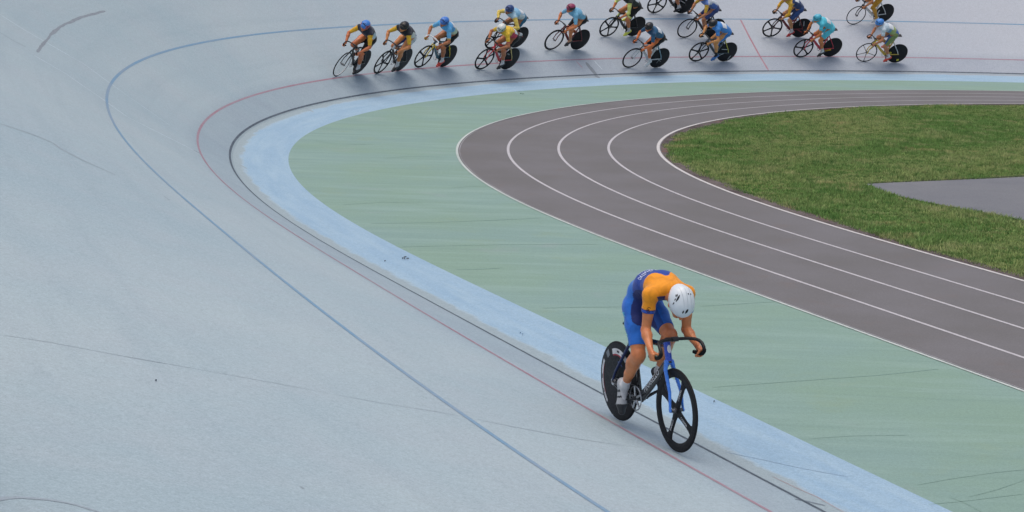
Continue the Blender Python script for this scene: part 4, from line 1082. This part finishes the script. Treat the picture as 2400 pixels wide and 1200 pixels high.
# --- the bunch on the far banking
B5 = ('blade', [math.radians(18+72*i) for i in range(5)], .034)
def b5(r, w=.050): return ('blade', [math.radians(r+72*i) for i in range(5)], w)
SPK_ = ('wire',)
GREYS = '#8F959B'
PACK = [
 # front contact px, lean extra, bike spec, colours, pose, labels
 dict(px=(787, 179), rx=(834, 173.3), w=SPK_, depth=.018, innerrim='#C9CCD0', frame='#17191D', marks=[(GREYS, [('bar', (.02, .05), (.24, .13), .012, 1), ('bar', (.06, -.02), (.27, .05), .01, 1)])], crank=-100,
   C=dict(helmet='#3F7FD0', helmet2='#A34A63', jersey='#262B3C', back='#262B3C', side='#BFD0DC', arm='#E8B02E', shorts='#15161A', shoe='#16181B', sock='#D5D6DA', glasses='#7A2A38', skin='#BE7048', sleeve=.85), q=dict(torso=22, pitch=-20),
   bl='black track bicycle with a thin spoked front wheel at the head of the bunch', rl='person in a yellow shouldered navy jersey and blue helmet, leading the bunch'),
 dict(px=(883, 173.3), rx=(931, 167), w=b5(50), depth=.04, frame='#1E2126', fork='#2B2E33', head='#B9BEC4', disc='#24272C', marks=[('#7D8277', [('bar', (.05, .0), (.2, -.02), .016, 1)])], crank=-65,
   C=dict(helmet='#17181B', jersey='#1E2229', back='#1B2030', side='#D6D8D6', arm='#E6B534', shorts='#2B4078', stripe='#C9CFD6', shoe='#17181B', sock='#D9DADD', skin='#C08150', sleeve=.8), q=dict(torso=18, pitch=-22),
   bl='dark track bicycle with a grey disc wheel, second in the bunch behind the leader', rl='person in a yellow sleeved jersey and round black helmet, second in the bunch'),
 dict(px=(980, 158.7), rx=(1040, 157), w=b5(30), depth=.04, frame='#3F6A78', fork='#D9B92E', head='#3A4650', bar='#DADDE0', stem='#DADDE0', grip='#CFA92E', stay='#C9B03A', marks=[('#D6C53A', [('arc', .205, .26, 1.05, 1.30, 1)]), ('#15171B', [('arc', .222, .243, 1.11, 1.24, 1)])], crank=-100,
   C=dict(helmet='#3C78CC', helmet2='#3464B2', jersey='#5BAEE6', back='#55A5DF', low='#C3CFB6', arm='#6DB6E4', cuff='#CDB86A', cuffd=.10, shorts='#141518', shoe='#C93A2A', sock='#D9DADD', skin='#A86B47', sleeve=.8, number=[(.5, .05, '')]), q=dict(torso=19, pitch=-18),
   bl='teal track bicycle with a yellow fork and white handlebars, third in the bunch', rl='person in a light blue jersey, blue helmet and red shoes, third in the bunch'),
 dict(px=(1123.5, 163.5), rx=(1185, 163), w=b5(5), depth=.04, frame='#C0303C', fork='#C8323C', stay='#C9B77A', marks=[('#7C8288', [('bar', (.12, .14), (.22, .17), .03, 1)])], crank=-85,
   C=dict(helmet='#CFD6D4', helmet2='#9FB5B0', jersey='#E6BE38', side='#B8324E', low='#C43A52', number=[(.25, .07, '')], arm='#E2B93A', cuff='#C23C50', cuffd=.12, shorts='#1A1B1F', hem='#16171A', shoe='#17181B', sock='#D9DADD', skin='#A86D4B', sleeve=.7), q=dict(torso=14, pitch=-38, hd=(.02, 0, -.05)),
   bl='red track bicycle with a black disc wheel, low in front of the pale blue rider', rl='person in a yellow jersey and white helmet crouched low on a red bicycle'),
 dict(px=(1144, 114.6), rx=None, w=b5(20), depth=.04, frame='#20242A', fork='#20242A', marks=[('#B9474F', [('bar', (-.10, .03), (-.05, .06), .03, 1)])], crank=150,
   C=dict(helmet='#1F3F78', helmet2='#2D5590', jersey='#9CC6DE', back='#86BADB', side='#CBD8DE', yoke='#A9CCDF', arm='#E2C862', shorts='#2D6C8C', hem='#E0C45C', hemw=.38, shoe='#17181B', sock='#D9DADD', glove='#2A2C30', skin='#9A6748', sleeve=1.9, leg=.85, number=[(.4, .03, '')]), q=dict(rise=-.02, torso=10, pitch=-10),
   bl='dark track bicycle partly hidden behind the red one, with a plain black disc', rl='person in a pale blue jersey with yellow arms, upright behind the red bicycle'),
 dict(px=(1288, 117.6), rx=(1350, 116.6), w=SPK_, depth=.045, rim='#1A1B1E', innerrim='#777A80', frame='#6E2A30', fork='#5E262C', marks=[], crank=-20,
   C=dict(helmet='#8F2F55', helmet2='#2A2026', jersey='#74B4D6', back='#78B6D8', arm='#7CBBDC', shorts='#17181C', shoe='#1B1C20', shoe2='#D3D5D8', sock='#B98A70', skin='#C77B4C', sleeve=.8, number=[(.35, .05, '')]), q=dict(torso=18, pitch=-14),
   bl='dark red track bicycle with a deep black front rim, ridden by the pink helmet', rl='person in a light blue jersey and dark pink helmet on a dark red bicycle'),
 dict(px=(1418, 86.4), rx=(1480, 85), w=b5(40), depth=.04, frame='#25282A', fork='#26292C', head='#C8D06A', marks=[('#3C3F3A', [('bar', (-.2, -.1), (-.05, -.2), .03, 1)])], crank=-100,
   C=dict(helmet='#24262A', jersey='#232B27', back='#26302B', yoke='#232B27', arm='#D3DC7C', shorts='#17181B', hem='#D8DE84', stripe='#1B1C1F', shoe='#D6DE52', sock='#D9DADD', glove='#1E2023', skin='#C27C4E', sleeve=1.2, number=[(.45, .06, '')]), q=dict(torso=22, pitch=-10),
   bl='black and lime track bicycle with a five spoked wheel on the blue line', rl='person in black and lime kit with bright lime shoes and white number'),
 dict(px=(1525, 31.4), rx=None, w=b5(60), depth=.04, frame='#1C1E22', fork='#1C1E22', marks=[('#CDD1D5', [('bar', (-.02, .12), (.13, .20), .02, 1), ('bar', (.02, .04), (.2, .12), .02, 1), ('arc', .235, .26, -1.1, .5, 1)])], crank=-120,
   C=dict(helmet='#22252A', jersey='#39547E', arm='#39547E', shorts='#17181C', shoe='#17181B', sock='#D9DADD', skin='#B87850', sleeve=.6), q=dict(torso=24),
   bl='black bicycle with white disc graphics, highest up and cut off by the frame', rl='person mostly above the picture edge, only bare shins and black shoes showing'),
 dict(px=(1472, 159.4), rx=(1537, 159), w=SPK_, depth=.035, rim='#191B1E', innerrim='#45484D', frame='#CBD2D8', fork='#AEB8C0', head='#C9D2D8', stay='#7FA0B0', marks=[('#B9BEC2', [('bar', (-.06, -.10), (.05, -.04), .008, 1), ('bar', (.0, .0), (.06, -.16), .008, 1)])], crank=-55,
   C=dict(helmet='#1C1E22', jersey='#2C6184', back='#2A5F86', yoke='#264E70', arm='#2B5C80', shorts='#16171B', hem='#1B1D22', shoe='#D8DCDD', sock='#D9DADD', skin='#CC7038', glasses='#1B1B1E', sleeve=.75, number=[(.5, .055, '')]), q=dict(torso=20, pitch=-22),
   bl='silver white bicycle with plain black disc, lowest in mid bunch near the black line', rl='person in dark teal jersey, black helmet and white shoes, above the black line'),
 dict(px=(1598, 89), rx=None, w=SPK_, depth=.034, rim='#191B1E', frame='#3A3E43', fork='#2B2D31', head='#A9AEB2', marks=[], crank=-60,
   C=dict(helmet='#54483C', jersey='#5F7FC0', back='#C9CFDA', side='#4E6FB6', arm='#E0B040', shorts='#2B3A6E', stripe='#3C4F86', shoe='#1A1B1E', sock='#26282C', glove='#24262A', skin='#B47C58', sleeve=.85, number=[(.5, .03, '')]), q=dict(torso=24, pitch=-8),
   bl='dark grey track bicycle half hidden behind the blue clad rider', rl='person in a blue and white jersey with yellow sleeves, behind the blue clad rider'),
 dict(px=(1629, 144.4), rx=(1690, 144.4), w=b5(15), depth=.04, frame='#46545E', fork='#2A2D32', stay='#B9B24E', marks=[('#B9BEC2', [('bar', (.04, .10), (.24, .10), .018, 1), ('bar', (.10, -.03), (.26, -.12), .018, 1), ('bar', (-.14, -.12), (-.10, -.25), .01, 1), ('bar', (-.17, -.11), (-.13, -.24), .01, 1)])], crank=-60,
   C=dict(helmet='#1A1D24', jersey='#3F86D2', back='#3F88D4', arm='#3B80CA', shorts='#357CC8', shoe='#2F6CB0', sock='#26282C', skin='#C79058', sleeve=.6, number=[(.5, .06, '')]), q=dict(torso=15, pitch=-28, hd=(.0, 0, -.03)),
   bl='grey track bicycle with white bars printed on its disc, under the bright blue kit', rl='person in all blue kit and long black helmet, crouched in mid bunch'),
 dict(px=(1802.5, 87), rx=(1873, 87.5), w=b5(45), depth=.04, frame='#7A2A33', fork='#4A2026', marks=[('#C4C8CC', [('bar', (-.04, .08), (.0, .24), .018, 1), ('bar', (.10, .1), (.13, .24), .014, 1), ('bar', (-.2, -.17), (-.1, -.06), .014, 1)]), ('#8C3038', [('bar', (-.05, -.14), (.14, -.04), .03, 1)])], crank=-85,
   C=dict(helmet='#5B2A33', jersey='#2F4470', back='#2C406C', yoke='#C9A23A', arm='#E0AA30', shorts='#2C4270', stripe='#33508A', shoe='#B8302E', sock='#D9DADD', glove='#1B1C20', skin='#B9885E', sleeve=1.5, number=[(.6, .03, '')], glasses='#B86048'), q=dict(torso=24, pitch=-14),
   bl='dark red track bicycle with white streaks on its disc, high by the red start line', rl='person in navy kit with long yellow sleeves and maroon helmet'),
 dict(px=(1875.4, 135), rx=(1940, 133), w=b5(10), depth=.04, frame='#C23A4A', fork='#C43A4A', marks=[('#D9A52E', [('bar', (.04, -.06), (.24, -.11), .05, 1)]), ('#5A4618', [('bar', (.09, -.072), (.21, -.102), .016, 1)])], crank=-80,
   C=dict(helmet='#3FA9C4', jersey='#55C3DA', back='#58C6DC', arm='#52BCD4', shorts='#5CC8DD', shoe='#18191C', sock='#D2D5D8', skin='#BC7440', sleeve=.6, leg=.75, number=[(.5, .05, '')]), q=dict(torso=24, pitch=-22, hd=(0, 0, -.03)),
   bl='bright red track bicycle with a yellow label on its disc, under the cyan kit', rl='person dressed all in cyan with a cyan helmet'),
 dict(px=(2000.4, 57.7), rx=(2071, 51.7), w=SPK_, depth=.018, rim='#191B1E', frame='#CDD2D6', fork='#3A3D42', stay='#D0D4D8', marks=[('#C4C9CE', [('arc', .23, .27, -.9, .55, 1)])], crank=-95,
   C=dict(helmet='#3F66B0', jersey='#3F6AB8', arm='#3F6AB8', shorts='#C9932F', shoe='#D3D6D8', sock='#C9932F', skin='#B87C50', sleeve=.7, leg=1.75), q=dict(torso=24),
   bl='white framed track bicycle with a thin front rim, highest on the right', rl='person in mustard tights whose upper body is cut off by the picture edge'),
 dict(px=(2024, 145), rx=(2092, 147), w=b5(55, .018), depth=.022, frame='#D2B04A', fork='#D0AE48', head='#D9B43C', stay='#C9CCD0', marks=[('#D8CF4A', [('arc', .20, .26, -.02, .24, 1), ('arc', .20, .26, -2.05, -1.75, 1)]), ('#4A4A1C', [('arc', .218, .242, .04, .18, 1)])], crank=-105,
   C=dict(helmet='#3E86D6', jersey='#C3D2DC', back='#B9CBD8', side='#6F94BC', low='#9DAE72', arm='#BFD0DA', cuff='#8FB4D0', shorts='#3C62A0', stripe='#7F8F5A', shoe='#D8442E', sock='#D9DADD', skin='#B57A58', sleeve=.6, number=[(.5, .05, '')]), q=dict(torso=21, pitch=-16),
   bl='yellow track bicycle with yellow roundels on its disc, last in the bunch', rl='person in a white and green jersey with a blue helmet, last in the bunch'),
]
LEAN = -.11
for i, d in enumerate(PACK):
    s, t = bank_at(*d['px']); al = float(bank_angle(s)[0]); half = WB
    s1 = s+2*WB*1.0
    # rear wheel follows in the same lane
    if d['rx']:
        sr, tr = bank_at(*d['rx']); u_ = nrm((sr-s, tr-t)); k_ = 2*WB
        for _ in range(5): k_ *= 2*WB/np.linalg.norm(bank(s, t)-bank(s+u_[0]*k_, t+u_[1]*k_))
        s1, t1 = s+u_[0]*k_, t+u_[1]*k_
    else: t1 = t
    for _ in range(4 if not d['rx'] else 0):
        L_ = np.linalg.norm(bank(s, t)-bank(s1, t)); s1 += (2*WB-L_)
    O, M = place((s, t), (s1, t1), al+d.get('lean', .0)+LEAN)
    sp = dict(frame=d['frame'], fork=d.get('fork', d['frame']), wheel=d['w'], depth=d['depth'], crank=math.radians(d['crank']), marks=d['marks'], xs=.405, zb=.855)
    for k in ('rim', 'innerrim', 'head', 'bar', 'stem', 'grip', 'stay', 'disc'):
        if k in d: sp[k] = d[k]
    r, K = make_bike(d['bl'], 'track bicycles of the bunch', O, M, sp)
    J = rider_joints(K, d['q'])
    make_rider(d['rl'], 'racers of the bunch', O, M, J, d['C'], .010)


# light ---------------------------------------------------------------
sun_dir = np.array([-.10, -.12, 1.]); sun_dir /= np.linalg.norm(sun_dir)
el = math.asin(sun_dir[2]); az = math.atan2(sun_dir[0], sun_dir[1])
w = bpy.data.worlds.new('World'); SC.world = w; w.use_nodes = True
sk = w.node_tree.nodes.new('ShaderNodeTexSky'); sk.sky_type = 'NISHITA'; sk.sun_disc = False
sk.sun_elevation = el; sk.sun_rotation = az; sk.air_density = 1.0; sk.dust_density = 6.0; sk.ozone_density = .3
bg = w.node_tree.nodes['Background']; bg.inputs['Strength'].default_value = .146
w.node_tree.links.new(sk.outputs[0], bg.inputs['Color'])
sl = bpy.data.lights.new('sun', 'SUN'); sl.energy = .74; sl.angle = math.radians(60); sl.color = (1, .96, .9)
so = bpy.data.objects.new('sun', sl); COL.objects.link(so); so.location = (0, 0, 40)
so.rotation_euler = Vector(sun_dir).to_track_quat('Z', 'Y').to_euler()
SC.view_settings.view_transform = 'Standard'; SC.view_settings.look = 'None'; SC.view_settings.exposure = 0; SC.view_settings.gamma = 1
SC.render.engine = 'CYCLES'
